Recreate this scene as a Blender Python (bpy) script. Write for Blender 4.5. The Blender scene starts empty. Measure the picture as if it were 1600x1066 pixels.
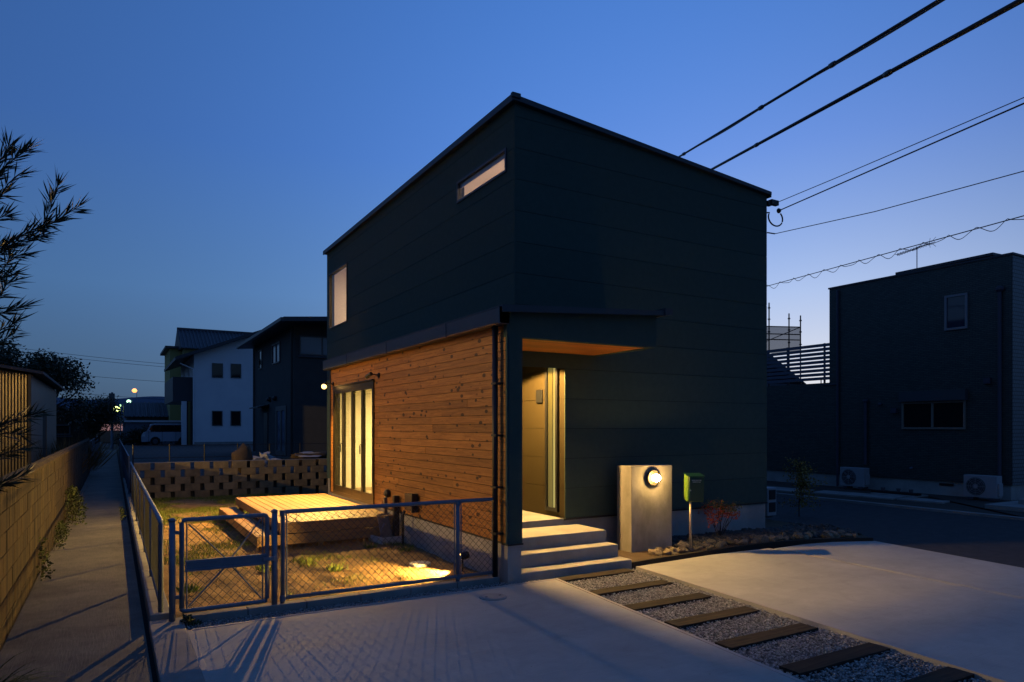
import bpy, bmesh, math, random
import numpy as np
from mathutils import Vector, Matrix, noise
rnd = random.Random(7)
nr = np.random.default_rng(5)
sc = bpy.context.scene
COL = sc.collection
R = math.radians

# ------------------------------------------------------------------ camera, sky, exposure
cd = bpy.data.cameras.new('camera')
cd.lens = 24.0; cd.sensor_width = 36.0; cd.shift_y = 0.08375; cd.clip_end = 4000; cd.clip_start = 0.05
co = bpy.data.objects.new('camera', cd); COL.objects.link(co)
co.location = (-5.108, -8.655, 1.97); co.rotation_euler = (R(90), 0, R(-30.32))
sc.camera = co
sc.view_settings.view_transform = 'Standard'; sc.view_settings.look = 'None'
sc.view_settings.exposure = 0.0; sc.view_settings.gamma = 1.0; sc.view_settings.use_curve_mapping = False
sc.cycles.max_bounces = 6; sc.cycles.transparent_max_bounces = 16
sc.cycles.sample_clamp_indirect = 4.0

def make_world():
    w = bpy.data.worlds.new('World'); sc.world = w; w.use_nodes = True
    nt = w.node_tree; N = nt.nodes; L = nt.links
    bg = N['Background']
    tc = N.new('ShaderNodeTexCoord')
    def vm(op, a=None, b=None):
        n = N.new('ShaderNodeVectorMath'); n.operation = op
        for i, v in enumerate((a, b)):
            if v is None: continue
            if hasattr(v, 'node'): L.new(v, n.inputs[i])
            else: n.inputs[i].default_value = v
        return n
    def m(op, a, b=None, clamp=False):
        n = N.new('ShaderNodeMath'); n.operation = op; n.use_clamp = clamp
        for i, v in enumerate((a, b)):
            if v is None: continue
            if hasattr(v, 'node'): L.new(v, n.inputs[i])
            else: n.inputs[i].default_value = v
        return n.outputs[0]
    d = vm('NORMALIZE', tc.outputs['Generated']).outputs[0]
    sx = N.new('ShaderNodeSeparateXYZ'); L.new(d, sx.inputs[0])
    z = m('MAXIMUM', sx.outputs[2], 0.0)
    ramp = N.new('ShaderNodeValToRGB'); cr = ramp.color_ramp
    stops = [(0.0, (.060, .100, .165)), (.06, (.078, .150, .265)), (.18, (.080, .190, .41)), (.36, (.052, .150, .44)),
             (.6, (.040, .130, .40)), (1.0, (.038, .115, .36))]
    cr.elements[0].position = 0; cr.elements[1].position = 1
    cr.elements[0].color = (*stops[0][1], 1); cr.elements[1].color = (*stops[-1][1], 1)
    for p, c in stops[1:-1]:
        e = cr.elements.new(p); e.color = (*c, 1)
    L.new(z, ramp.inputs[0])
    def dirv(az, el): return (math.sin(R(az)) * math.cos(R(el)), math.cos(R(az)) * math.cos(R(el)), math.sin(R(el)))
    # broad twilight arch over the place where the sun went down
    dot = vm('DOT_PRODUCT', d, dirv(43, 18)).outputs[1]
    g = m('POWER', math.e, m('MULTIPLY', m('SUBTRACT', dot, 1.0), 5.2))
    g = m('ADD', m('MULTIPLY', g, .84), 0.54)
    base = N.new('ShaderNodeVectorMath'); base.operation = 'SCALE'
    L.new(ramp.outputs[0], base.inputs[0]); L.new(g, base.inputs['Scale'])
    # pale band low down around the set sun
    dot2 = vm('DOT_PRODUCT', d, dirv(55, 0)).outputs[1]
    g2 = m('MULTIPLY', m('POWER', math.e, m('MULTIPLY', m('SUBTRACT', dot2, 1.0), 13.0)), m('POWER', math.e, m('MULTIPLY', z, -4.6)))
    glow = N.new('ShaderNodeVectorMath'); glow.operation = 'SCALE'
    glow.inputs[0].default_value = (.74, .64, .53); L.new(g2, glow.inputs['Scale'])
    add = vm('ADD', base.outputs[0], glow.outputs[0])
    L.new(add.outputs[0], bg.inputs[0]); bg.inputs[1].default_value = 1.2
make_world()

# ------------------------------------------------------------------ materials
MATS = {}
def mat(name, color, rough=.7, color2=None, scale=6.0, stretch=(1, 1, 1), bump=0.0, bscale=60.0, metal=0.0, detail=4,
        spec=.3, per_object=0.0, alpha=None, bstretch=None, contrast=.5, bdist=.01):
    if name in MATS: return MATS[name]
    m = bpy.data.materials.new(name); m.use_nodes = True; MATS[name] = m
    nt = m.node_tree; N = nt.nodes; L = nt.links; b = N['Principled BSDF']
    b.inputs['Roughness'].default_value = rough; b.inputs['Metallic'].default_value = metal
    b.inputs['Specular IOR Level'].default_value = spec
    b.inputs['Base Color'].default_value = (*color, 1)
    tc = N.new('ShaderNodeTexCoord')
    src = tc.outputs['Object']
    out = None
    if color2 is not None:
        mp = N.new('ShaderNodeMapping'); mp.inputs['Scale'].default_value = stretch; L.new(src, mp.inputs[0])
        n = N.new('ShaderNodeTexNoise'); n.inputs['Scale'].default_value = scale; n.inputs['Detail'].default_value = detail
        n.inputs['Roughness'].default_value = .62
        L.new(mp.outputs[0], n.inputs[0])
        r = N.new('ShaderNodeMapRange'); r.inputs[1].default_value = .5 - .12 / contrast; r.inputs[2].default_value = .5 + .12 / contrast
        L.new(n.outputs[0], r.inputs[0])
        mx = N.new('ShaderNodeMix'); mx.data_type = 'RGBA'
        mx.inputs[6].default_value = (*color, 1); mx.inputs[7].default_value = (*color2, 1)
        L.new(r.outputs[0], mx.inputs[0]); out = mx.outputs[2]
    if per_object > 0:
        oi = N.new('ShaderNodeObjectInfo'); mr = N.new('ShaderNodeMapRange')
        mr.inputs[3].default_value = 1 - per_object; mr.inputs[4].default_value = 1 + per_object
        L.new(oi.outputs['Random'], mr.inputs[0])
        h = N.new('ShaderNodeHueSaturation'); L.new(mr.outputs[0], h.inputs['Value'])
        if out is not None: L.new(out, h.inputs['Color'])
        else: h.inputs['Color'].default_value = (*color, 1)
        out = h.outputs[0]
    if out is not None: L.new(out, b.inputs['Base Color'])
    if bump > 0:
        n2 = N.new('ShaderNodeTexNoise'); n2.inputs['Scale'].default_value = bscale; n2.inputs['Detail'].default_value = 5
        s2 = src
        if bstretch:
            mp2 = N.new('ShaderNodeMapping'); mp2.inputs['Scale'].default_value = bstretch; L.new(src, mp2.inputs[0]); s2 = mp2.outputs[0]
        L.new(s2, n2.inputs[0])
        bp = N.new('ShaderNodeBump'); bp.inputs['Strength'].default_value = bump; bp.inputs['Distance'].default_value = bdist
        L.new(n2.outputs[0], bp.inputs['Height']); L.new(bp.outputs[0], b.inputs['Normal'])
    return m

def wood_mat(name, light, dark, knot, axis='y', ring=22.0, knots=True, rough=.55, value=.22):
    """boards: grain along one axis, knots, each board its own shift of the pattern"""
    m = bpy.data.materials.new(name); m.use_nodes = True; MATS[name] = m
    nt = m.node_tree; N = nt.nodes; L = nt.links; b = N['Principled BSDF']
    b.inputs['Roughness'].default_value = rough; b.inputs['Specular IOR Level'].default_value = .35
    tc = N.new('ShaderNodeTexCoord'); oi = N.new('ShaderNodeObjectInfo')
    off = N.new('ShaderNodeVectorMath'); off.operation = 'SCALE'; off.inputs[0].default_value = (37, 53, 71); L.new(oi.outputs['Random'], off.inputs['Scale'])
    ad = N.new('ShaderNodeVectorMath'); ad.operation = 'ADD'; L.new(tc.outputs['Object'], ad.inputs[0]); L.new(off.outputs[0], ad.inputs[1])
    st = {'y': (ring, 1.1, ring), 'x': (1.1, ring, ring), 'z': (ring, ring, 1.1)}[axis]
    ks = {'y': (0.0, 6.0, 11.0), 'x': (2.3, 9.5, 0.0), 'z': (9.5, 9.5, 2.3)}[axis]
    mp = N.new('ShaderNodeMapping'); mp.inputs['Scale'].default_value = ks; L.new(ad.outputs[0], mp.inputs[0])
    vo = N.new('ShaderNodeTexVoronoi'); vo.inputs['Scale'].default_value = 1.0; vo.inputs['Randomness'].default_value = 1.0; L.new(mp.outputs[0], vo.inputs[0])
    # fibres bend round the knots
    k = N.new('ShaderNodeMapRange'); k.inputs[1].default_value = .0; k.inputs[2].default_value = .32; k.inputs[3].default_value = 1; k.inputs[4].default_value = 0
    L.new(vo.outputs['Distance'], k.inputs[0])
    mp2 = N.new('ShaderNodeMapping'); mp2.inputs['Scale'].default_value = st; L.new(ad.outputs[0], mp2.inputs[0])
    bend = N.new('ShaderNodeVectorMath'); bend.operation = 'SCALE'
    bend.inputs[0].default_value = (0.9, 0.9, 0.9); L.new(k.outputs[0], bend.inputs['Scale'])
    ad2 = N.new('ShaderNodeVectorMath'); ad2.operation = 'ADD'; L.new(mp2.outputs[0], ad2.inputs[0]); L.new(bend.outputs[0], ad2.inputs[1])
    n = N.new('ShaderNodeTexNoise'); n.inputs['Scale'].default_value = 1.6; n.inputs['Detail'].default_value = 6; n.inputs['Roughness'].default_value = .7
    n.inputs['Distortion'].default_value = .8
    L.new(ad2.outputs[0], n.inputs[0])
    r = N.new('ShaderNodeValToRGB'); r.color_ramp.elements[0].position = .36; r.color_ramp.elements[1].position = .62
    r.color_ramp.elements[0].color = (*dark, 1); r.color_ramp.elements[1].color = (*light, 1); L.new(n.outputs[0], r.inputs[0])
    mx = N.new('ShaderNodeMix'); mx.data_type = 'RGBA'; L.new(r.outputs[0], mx.inputs[6]); mx.inputs[7].default_value = (*knot, 1)
    if knots:
        # knots of unequal size, some places none
        sepc = N.new('ShaderNodeSeparateColor'); L.new(vo.outputs['Color'], sepc.inputs[0])
        sz = N.new('ShaderNodeMapRange'); sz.inputs[1].default_value = .45; sz.inputs[2].default_value = 1; sz.inputs[3].default_value = 0.0; sz.inputs[4].default_value = .36
        L.new(sepc.outputs[0], sz.inputs[0])
        sb = N.new('ShaderNodeMath'); sb.operation = 'SUBTRACT'; L.new(sz.outputs[0], sb.inputs[0]); L.new(vo.outputs['Distance'], sb.inputs[1])
        km = N.new('ShaderNodeMath'); km.operation = 'MULTIPLY'; km.use_clamp = True; km.inputs[1].default_value = 11; L.new(sb.outputs[0], km.inputs[0])
        L.new(km.outputs[0], mx.inputs[0])
    else: mx.inputs[0].default_value = 0
    h = N.new('ShaderNodeHueSaturation'); mr = N.new('ShaderNodeMapRange'); mr.inputs[3].default_value = 1 - value; mr.inputs[4].default_value = 1 + value
    L.new(oi.outputs['Random'], mr.inputs[0]); L.new(mr.outputs[0], h.inputs['Value']); L.new(mx.outputs[2], h.inputs['Color'])
    L.new(h.outputs[0], b.inputs['Base Color'])
    bp = N.new('ShaderNodeBump'); bp.inputs['Strength'].default_value = .35; bp.inputs['Distance'].default_value = .003
    L.new(n.outputs[0], bp.inputs['Height']); L.new(bp.outputs[0], b.inputs['Normal'])
    return m

def emis(name, color, strength):
    m = bpy.data.materials.new(name); m.use_nodes = True
    b = m.node_tree.nodes['Principled BSDF']; b.inputs['Base Color'].default_value = (.8, .8, .8, 1)
    b.inputs['Emission Color'].default_value = (*color, 1); b.inputs['Emission Strength'].default_value = strength
    return m

def glass(name, tint=(.9, .95, 1), clear=.9, rough=.02):
    m = bpy.data.materials.new(name); m.use_nodes = True; nt = m.node_tree; N = nt.nodes; L = nt.links
    for n in list(N):
        if n.type == 'BSDF_PRINCIPLED': N.remove(n)
    o = [n for n in N if n.type == 'OUTPUT_MATERIAL'][0]
    t = N.new('ShaderNodeBsdfTransparent'); t.inputs[0].default_value = tuple(c * clear for c in tint) + (1,)
    g = N.new('ShaderNodeBsdfGlossy'); g.inputs['Roughness'].default_value = rough
    f = N.new('ShaderNodeFresnel'); f.inputs[0].default_value = 1.5
    ge = N.new('ShaderNodeNewGeometry'); sb = N.new('ShaderNodeMath'); sb.operation = 'SUBTRACT'; sb.inputs[0].default_value = 1; L.new(ge.outputs['Backfacing'], sb.inputs[1])
    mu = N.new('ShaderNodeMath'); mu.operation = 'MULTIPLY'; L.new(f.outputs[0], mu.inputs[0]); L.new(sb.outputs[0], mu.inputs[1])
    mx = N.new('ShaderNodeMixShader'); L.new(mu.outputs[0], mx.inputs[0]); L.new(t.outputs[0], mx.inputs[1]); L.new(g.outputs[0], mx.inputs[2])
    L.new(mx.outputs[0], o.inputs[0]); return m

def tile_mat(name, c1, c2, mortar, tw, th, rough=.45, msize=.006, bump=.6):
    m = bpy.data.materials.new(name); m.use_nodes = True; nt = m.node_tree; N = nt.nodes; L = nt.links; b = N['Principled BSDF']
    b.inputs['Roughness'].default_value = rough
    tc = N.new('ShaderNodeTexCoord'); s = N.new('ShaderNodeSeparateXYZ'); L.new(tc.outputs['Object'], s.inputs[0])
    a = N.new('ShaderNodeMath'); a.operation = 'ADD'; L.new(s.outputs[0], a.inputs[0]); L.new(s.outputs[1], a.inputs[1])
    c = N.new('ShaderNodeCombineXYZ'); L.new(a.outputs[0], c.inputs[0]); L.new(s.outputs[2], c.inputs[1])
    br = N.new('ShaderNodeTexBrick'); L.new(c.outputs[0], br.inputs[0]); br.inputs['Scale'].default_value = 1
    br.inputs['Color1'].default_value = (*c1, 1); br.inputs['Color2'].default_value = (*c2, 1); br.inputs['Mortar'].default_value = (*mortar, 1)
    br.inputs['Brick Width'].default_value = tw; br.inputs['Row Height'].default_value = th; br.inputs['Mortar Size'].default_value = msize
    L.new(br.outputs[0], b.inputs['Base Color'])
    bp = N.new('ShaderNodeBump'); bp.invert = True; bp.inputs['Strength'].default_value = bump; bp.inputs['Distance'].default_value = .01
    L.new(br.outputs['Fac'], bp.inputs['Height']); L.new(bp.outputs[0], b.inputs['Normal'])
    return m

SIDING = mat('dark_siding', (.048, .082, .070), .85, (.053, .089, .076), 9.0, bump=.9, bscale=170, contrast=1.2, per_object=.06)
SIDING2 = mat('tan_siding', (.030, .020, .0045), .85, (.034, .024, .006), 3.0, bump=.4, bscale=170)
BACK = mat('joint_black', (.008, .009, .01), .9)  # near-black backing behind panel joints and in the drain channel
METAL_DK = mat('dark_roof_metal', (.028, .034, .045), .5, metal=.0, spec=.5, bump=.05, bscale=4, bstretch=(1, 1, .2))
GUTTER = mat('gutter_metal', (.055, .068, .085), .45, (.04, .05, .065), 2.0, spec=.4)
BLACKM = mat('black_metal', (.012, .012, .013), .45, spec=.45)
ALU = mat('bronze_aluminium', (.05, .042, .026), .34, metal=.6)
CONC = mat('concrete', (.30, .295, .28), .85, (.22, .215, .205), 2.2, bump=.35, bscale=35, contrast=.9)
FOUND = mat('foundation_concrete', (.36, .355, .34), .85, (.27, .265, .255), 1.6, bump=.2, bscale=30, contrast=.9)
STEPC = mat('trowelled_concrete', (.36, .345, .32), .75, (.28, .27, .25), 3.0, bump=.15, bscale=25, contrast=.8)
PILLARC = mat('cast_concrete', (.33, .31, .28), .7, (.20, .19, .17), 2.4, (1, 1, .55), bump=.25, bscale=22, contrast=1.0, detail=7)
CLAD = wood_mat('cedar_cladding', (.37, .165, .038), (.19, .072, .015), (.045, .016, .006), 'y', 26, True, value=.20)
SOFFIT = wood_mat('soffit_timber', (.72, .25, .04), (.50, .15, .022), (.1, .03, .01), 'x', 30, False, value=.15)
DECKW = wood_mat('deck_timber', (.33, .20, .09), (.23, .13, .055), (.2, .1, .05), 'y', 30, False, value=.10)
DECKX = wood_mat('deck_fascia_timber', (.40, .25, .11), (.29, .17, .07), (.2, .1, .05), 'x', 24, False, value=.10)
SLEEPW = wood_mat('sleeper_timber', (.042, .032, .019), (.009, .007, .005), (.01, .008, .006), 'x', 16, True, rough=.9, value=.15)
GALV = mat('galvanised_steel', (.17, .21, .27), .5, (.12, .155, .21), 8, metal=.25, bump=.05, bscale=90)
WIRE = mat('wire_mesh', (.05, .06, .08), .5, metal=.4)
ROOMW = mat('room_wallpaper', (.62, .56, .42), .9, bump=.1, bscale=80)
ROOMF = mat('room_floor', (.38, .30, .19), .45, (.30, .23, .14), 4, (.3, 6, 1))
PLASTIC_IV = mat('ivory_plastic', (.50, .50, .47), .5, (.42, .42, .40), 5)
GLASS = glass('window_glass'); 
DARKGLASS = mat('dark_window_glass', (.006, .008, .012), .06, spec=.7)

# ------------------------------------------------------------------ mesh helpers
class MB:
    def __init__(s): s.v = []; s.f = []
    def box(s, x0, x1, y0, y1, z0, z1):
        n = len(s.v)
        s.v += [(x0, y0, z0), (x1, y0, z0), (x1, y1, z0), (x0, y1, z0), (x0, y0, z1), (x1, y0, z1), (x1, y1, z1), (x0, y1, z1)]
        s.f += [tuple(n + i for i in q) for q in ((0, 3, 2, 1), (4, 5, 6, 7), (0, 1, 5, 4), (1, 2, 6, 5), (2, 3, 7, 6), (3, 0, 4, 7))]
        return s
    def prism(s, pts, d):
        """closed polygon pts (3d) pushed along d"""
        n = len(s.v); k = len(pts); d = Vector(d)
        s.v += [tuple(p) for p in pts] + [tuple(Vector(p) + d) for p in pts]
        s.f.append(tuple(range(n + k - 1, n - 1, -1))); s.f.append(tuple(range(n + k, n + 2 * k)))
        for i in range(k):
            j = (i + 1) % k; s.f.append((n + i, n + j, n + k + j, n + k + i))
        return s
    def tube(s, pts, r, n=8, cap=True):
        pts = [Vector(p) for p in pts]; rs = r if isinstance(r, (list, tuple)) else [r] * len(pts)
        base = len(s.v)
        for i, p in enumerate(pts):
            if i == 0: t = pts[1] - p
            elif i == len(pts) - 1: t = p - pts[i - 1]
            else: t = (pts[i + 1] - p).normalized() + (p - pts[i - 1]).normalized()
            t = t.normalized()
            ref = Vector((0, 0, 1)) if abs(t.z) < .9 else Vector((1, 0, 0))
            a = t.cross(ref).normalized(); b = t.cross(a).normalized()
            for k in range(n):
                an = 2 * math.pi * k / n
                s.v.append(tuple(p + a * math.cos(an) * rs[i] + b * math.sin(an) * rs[i]))
        for i in range(len(pts) - 1):
            for k in range(n):
                k2 = (k + 1) % n
                s.f.append((base + i * n + k, base + i * n + k2, base + (i + 1) * n + k2, base + (i + 1) * n + k))
        if cap:
            s.f.append(tuple(base + k for k in range(n - 1, -1, -1))); e = base + (len(pts) - 1) * n
            s.f.append(tuple(e + k for k in range(n)))
        return s
    def lathe(s, c, axis, prof, n=20):
        """prof: list of (radius, distance along axis)"""
        ax = Vector(axis).normalized(); ref = Vector((0, 0, 1)) if abs(ax.z) < .9 else Vector((1, 0, 0))
        a = ax.cross(ref).normalized(); b = ax.cross(a).normalized(); c = Vector(c); base = len(s.v)
        for r, h in prof:
            for k in range(n):
                an = 2 * math.pi * k / n
                s.v.append(tuple(c + ax * h + a * math.cos(an) * r + b * math.sin(an) * r))
        for i in range(len(prof) - 1):
            for k in range(n):
                k2 = (k + 1) % n
                s.f.append((base + i * n + k, base + i * n + k2, base + (i + 1) * n + k2, base + (i + 1) * n + k))
        s.f.append(tuple(base + k for k in range(n - 1, -1, -1))); e = base + (len(prof) - 1) * n
        s.f.append(tuple(e + k for k in range(n)))
        return s
    def blob(s, c, r, seed=0, sub=1, jag=.25):
        bm = bmesh.new(); bmesh.ops.create_icosphere(bm, subdivisions=sub, radius=1)
        base = len(s.v); rr = random.Random(seed)
        sh = Vector((rr.random() * 50, rr.random() * 50, rr.random() * 50))
        for v in bm.verts:
            k = 1 + jag * noise.noise(v.co * 1.7 + sh) * 1.6
            s.v.append((c[0] + v.co.x * r[0] * k, c[1] + v.co.y * r[1] * k, c[2] + v.co.z * r[2] * k))
        for f in bm.faces: s.f.append(tuple(base + v.index for v in f.verts))
        bm.free(); return s
    def build(s, name, m, parent=None, smooth=False, bevel=0, kind=None, recalc=True, label=None, origin=None):
        me = bpy.data.meshes.new(name)
        if origin is None:
            if parent is not None: origin = parent.matrix_world.translation if parent.parent is None else W(parent)
            else:
                a = np.array(s.v); lo = a.min(0); hi = a.max(0); origin = Vector(((lo[0] + hi[0]) / 2, (lo[1] + hi[1]) / 2, lo[2]))
        o = Vector(origin)
        a = np.array(s.v, dtype=np.float64) - np.array(o)
        me.from_pydata([tuple(q) for q in a], [], s.f)
        if recalc:
            bm = bmesh.new(); bm.from_mesh(me); bmesh.ops.recalc_face_normals(bm, faces=bm.faces); bm.to_mesh(me); bm.free()
        me.materials.append(m)
        if smooth: me.polygons.foreach_set('use_smooth', [True] * len(me.polygons))
        ob = bpy.data.objects.new(name, me); COL.objects.link(ob)
        if parent is not None: ob.parent = parent; ob.location = o - Vector(W(parent))
        else: ob.location = o
        if bevel:
            md = ob.modifiers.new('bevel', 'BEVEL'); md.width = bevel; md.segments = 2; md.limit_method = 'ANGLE'
        if kind: ob['kind'] = kind
        if label: ob['label'] = label
        return ob
def W(o):
    v = Vector(o.location); p = o.parent
    while p: v = v + Vector(p.location); p = p.parent
    return v
def tag(o, label, cat, group=None, kind=None):
    o['label'] = label; o['category'] = cat
    if group: o['group'] = group
    if kind: o['kind'] = kind
    return o
def thing(name, loc, label, cat, group=None):
    o = bpy.data.objects.new(name, None); COL.objects.link(o); o.location = loc; o.empty_display_size = .1
    return tag(o, label, cat, group)
def structure(o): o['kind'] = 'structure'; return o
def B(*a): return MB().box(*a)
def np_mesh(name, verts, faces, m, parent=None, kind='stuff', origin=(0, 0, 0), smooth=False):
    """big meshes from numpy arrays; faces is (n,3)"""
    me = bpy.data.meshes.new(name); v = (np.asarray(verts) - np.array(origin)).astype(np.float32); f = np.asarray(faces, dtype=np.int32)
    me.vertices.add(len(v)); me.vertices.foreach_set('co', v.ravel())
    k = f.shape[1]
    me.loops.add(f.size); me.loops.foreach_set('vertex_index', f.ravel())
    me.polygons.add(len(f)); me.polygons.foreach_set('loop_start', np.arange(0, f.size, k)); me.polygons.foreach_set('loop_total', np.full(len(f), k))
    me.update(calc_edges=True); me.validate()
    if smooth: me.polygons.foreach_set('use_smooth', [True] * len(f))
    me.materials.append(m)
    o = bpy.data.objects.new(name, me); COL.objects.link(o)
    if parent is not None: o.parent = parent; o.location = Vector(origin) - W(parent)
    else: o.location = origin
    if kind: o['kind'] = kind
    return o
def light_point(name, loc, energy, color, radius=.03):
    l = bpy.data.lights.new(name, 'POINT'); l.energy = energy; l.color = color; l.shadow_soft_size = radius
    o = bpy.data.objects.new(name, l); COL.objects.link(o); o.location = loc; return o
def light_spot(name, loc, target, energy, color, size, blend=.3, radius=.03):
    l = bpy.data.lights.new(name, 'SPOT'); l.energy = energy; l.color = color; l.spot_size = R(size); l.spot_blend = blend; l.shadow_soft_size = radius
    o = bpy.data.objects.new(name, l); COL.objects.link(o); o.location = loc
    o.rotation_euler = (Vector(target) - Vector(loc)).to_track_quat('-Z', 'Y').to_euler(); return o
def light_area(name, loc, sx, sy, energy, color):
    l = bpy.data.lights.new(name, 'AREA'); l.shape = 'RECTANGLE'; l.size = sx; l.size_y = sy; l.energy = energy; l.color = color
    o = bpy.data.objects.new(name, l); COL.objects.link(o); o.location = loc; return o
WARM = (1.0, .58, .14)
WARM2 = (1.0, .58, .17)

# ------------------------------------------------------------------ ground
def grid_ground(name, x0, x1, y0, y1, nx, ny, hf, m):
    xs = np.linspace(x0, x1, nx); ys = np.linspace(y0, y1, ny)
    v = [(x, y, hf(x, y)) for y in ys for x in xs]
    f = [(j * nx + i, j * nx + i + 1, (j + 1) * nx + i + 1, (j + 1) * nx + i) for j in range(ny - 1) for i in range(nx - 1)]
    o = np_mesh(name, v, f, m, kind='structure', smooth=True); return o
EARTH = mat('far_earth', (.05, .05, .04), .95, (.08, .075, .06), .8, bump=.3, bscale=6)
structure(B(-900, 1500, -300, 1800, -.6, -.06).build('ground', EARTH))
ASPH = mat('asphalt', (.035, .037, .04), .9, (.05, .052, .055), 5, bump=.6, bscale=190, contrast=.9)
LOTM = mat('gravel_lot', (.075, .078, .08), .95, (.05, .05, .048), 2, bump=.5, bscale=60)
# higher ground behind the screen block wall
structure(B(-4.62, 60, 12.24, 120, -.2, .6).build('parking_ground', LOTM))
structure(B(-120, -6.1, -14, 150, -.3, .12).build('neighbour_ground', EARTH))
def concrete_mat(name, c1, c2, streak=(.35, 7, 1), dirt=.5):
    m = bpy.data.materials.new(name); m.use_nodes = True; nt = m.node_tree; N = nt.nodes; L = nt.links; b = N['Principled BSDF']
    b.inputs['Specular IOR Level'].default_value = .25
    tc = N.new('ShaderNodeTexCoord')
    def ns(sc_, det, st=None, dist=0.0):
        n = N.new('ShaderNodeTexNoise'); n.inputs['Scale'].default_value = sc_; n.inputs['Detail'].default_value = det; n.inputs['Roughness'].default_value = .6; n.inputs['Distortion'].default_value = dist
        mp = N.new('ShaderNodeMapping'); mp.inputs['Scale'].default_value = st or (1, 1, 1); L.new(tc.outputs['Object'], mp.inputs[0]); L.new(mp.outputs[0], n.inputs[0]); return n.outputs[0]
    big = ns(.55, 8, (1, 1.6, 1), .6); st = ns(9, 4, streak); fine = ns(120, 3); mid = ns(3.2, 8, None, 1.2)
    def mm(op, a, b_, c_=None):
        n = N.new('ShaderNodeMath'); n.operation = op
        for i_, v in enumerate((a, b_, c_)):
            if v is None: continue
            if hasattr(v, 'node'): L.new(v, n.inputs[i_])
            else: n.inputs[i_].default_value = v
        return n.outputs[0]
    f = mm('MULTIPLY_ADD', big, 1.7, mm('MULTIPLY_ADD', st, .55, mm('MULTIPLY_ADD', mid, .9, mm('MULTIPLY', fine, .45))))
    mr = N.new('ShaderNodeMapRange'); mr.inputs[1].default_value = 1.35; mr.inputs[2].default_value = 2.3; L.new(f, mr.inputs[0])
    mx = N.new('ShaderNodeMix'); mx.data_type = 'RGBA'; mx.inputs[6].default_value = (*c2, 1); mx.inputs[7].default_value = (*c1, 1); L.new(mr.outputs[0], mx.inputs[0])
    # pinholes and small dark spots
    vo = N.new('ShaderNodeTexVoronoi'); vo.inputs['Scale'].default_value = 7; L.new(tc.outputs['Object'], vo.inputs[0])
    lt = N.new('ShaderNodeMapRange'); lt.inputs[1].default_value = .03; lt.inputs[2].default_value = .06; lt.inputs[3].default_value = dirt; lt.inputs[4].default_value = 1; L.new(vo.outputs['Distance'], lt.inputs[0])
    h = N.new('ShaderNodeHueSaturation'); L.new(mx.outputs[2], h.inputs['Color']); L.new(lt.outputs[0], h.inputs['Value']); L.new(h.outputs[0], b.inputs['Base Color'])
    rr = N.new('ShaderNodeMapRange'); rr.inputs[3].default_value = .62; rr.inputs[4].default_value = .92; L.new(big, rr.inputs[0]); L.new(rr.outputs[0], b.inputs['Roughness'])
    bp = N.new('ShaderNodeBump'); bp.inputs['Strength'].default_value = .7; bp.inputs['Distance'].default_value = .004
    L.new(mm('MULTIPLY_ADD', st, 1.0, mm('MULTIPLY', fine, .5)), bp.inputs['Height']); L.new(bp.outputs[0], b.inputs['Normal'])
    return m
SLAB = concrete_mat('driveway_concrete', (.45, .46, .435), (.30, .308, .292))
EDGE = mat('trowelled_edge', (.40, .39, .37), .65, (.30, .295, .28), 3, bump=.1, bscale=20)
def slab(name, poly, ztop, zb=-.08, m=SLAB, bevel=.006):
    mb = MB(); mb.prism([(x, y, zb) for x, y in poly], (0, 0, ztop - zb)); return structure(mb.build(name, m, bevel=bevel))
def strip(name, pts, w, z0, z1, m, parent=None, side=1):
    """a band of width w along the polyline pts, to its left (side 1) or right"""
    mb = MB(); P = [Vector((x, y, 0)) for x, y in pts]; L_, R_ = [], []
    for i, p in enumerate(P):
        t = (P[min(i + 1, len(P) - 1)] - P[max(i - 1, 0)]).normalized(); nrm = Vector((-t.y, t.x, 0)) * side
        L_.append(p); R_.append(p + nrm * w)
    for i in range(len(P) - 1):
        a, b, c, d = L_[i], L_[i + 1], R_[i + 1], R_[i]
        mb.prism([(q.x, q.y, z0) for q in (a, b, c, d)], (0, 0, z1 - z0))
    return mb.build(name, m, parent, bevel=.004)
# left driveway slab (with control joint), gravel strip, right slab
gl = lambda y: -.19 + (-1.35 - y) * -.094   # left side of the gravel strip
grr = lambda y: 1.16 + (-1.28 - y) * -.085  # its right side
slab('driveway', [(-4.5, -1.46), (-4.5, -14), (gl(-14), -14), (gl(-1.40), -1.40), (-2.5, -1.40)], .03)
slab('driveway', [(grr(-1.30), -1.34), (grr(-14), -14), (3.22, -14), (3.98, -1.6), (3.95, -1.3), (2.7, -1.24)], .03)
slab('driveway', [(4.04, -1.33), (4.07, -1.6), (3.32, -14), (4.9, -14), (5.75, -4.1), (6.12, -1.72), (5.4, -1.42), (4.8, -1.32)], .022)
d0 = bpy.data.objects['driveway']
for nm, pts, sd in (('slab_edge', [(-4.5, -1.46), (-4.5, -14)], 1), ('slab_edge', [(gl(-1.41), -1.405), (gl(-14), -14)], -1), ('slab_edge', [(-4.49, -1.46), (-2.5, -1.405), (gl(-1.38) - .05, -1.405)], -1)):
    strip(nm, pts, .045, .028, .0345, EDGE, d0, sd)
d1 = bpy.data.objects['driveway.001']
strip('slab_edge', [(grr(-1.34), -1.345), (grr(-14), -14)], .045, .028, .0345, EDGE, d1, 1)
strip('slab_edge', [(3.98, -1.6), (3.22, -14)], .035, .028, .0345, EDGE, d1, -1)
structure(B(-1.4, 2.9, -14.5, -.9, -.3, -.035).build('gravel_bed', mat('gravel_base', (.09, .09, .09), .95)))
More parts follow.
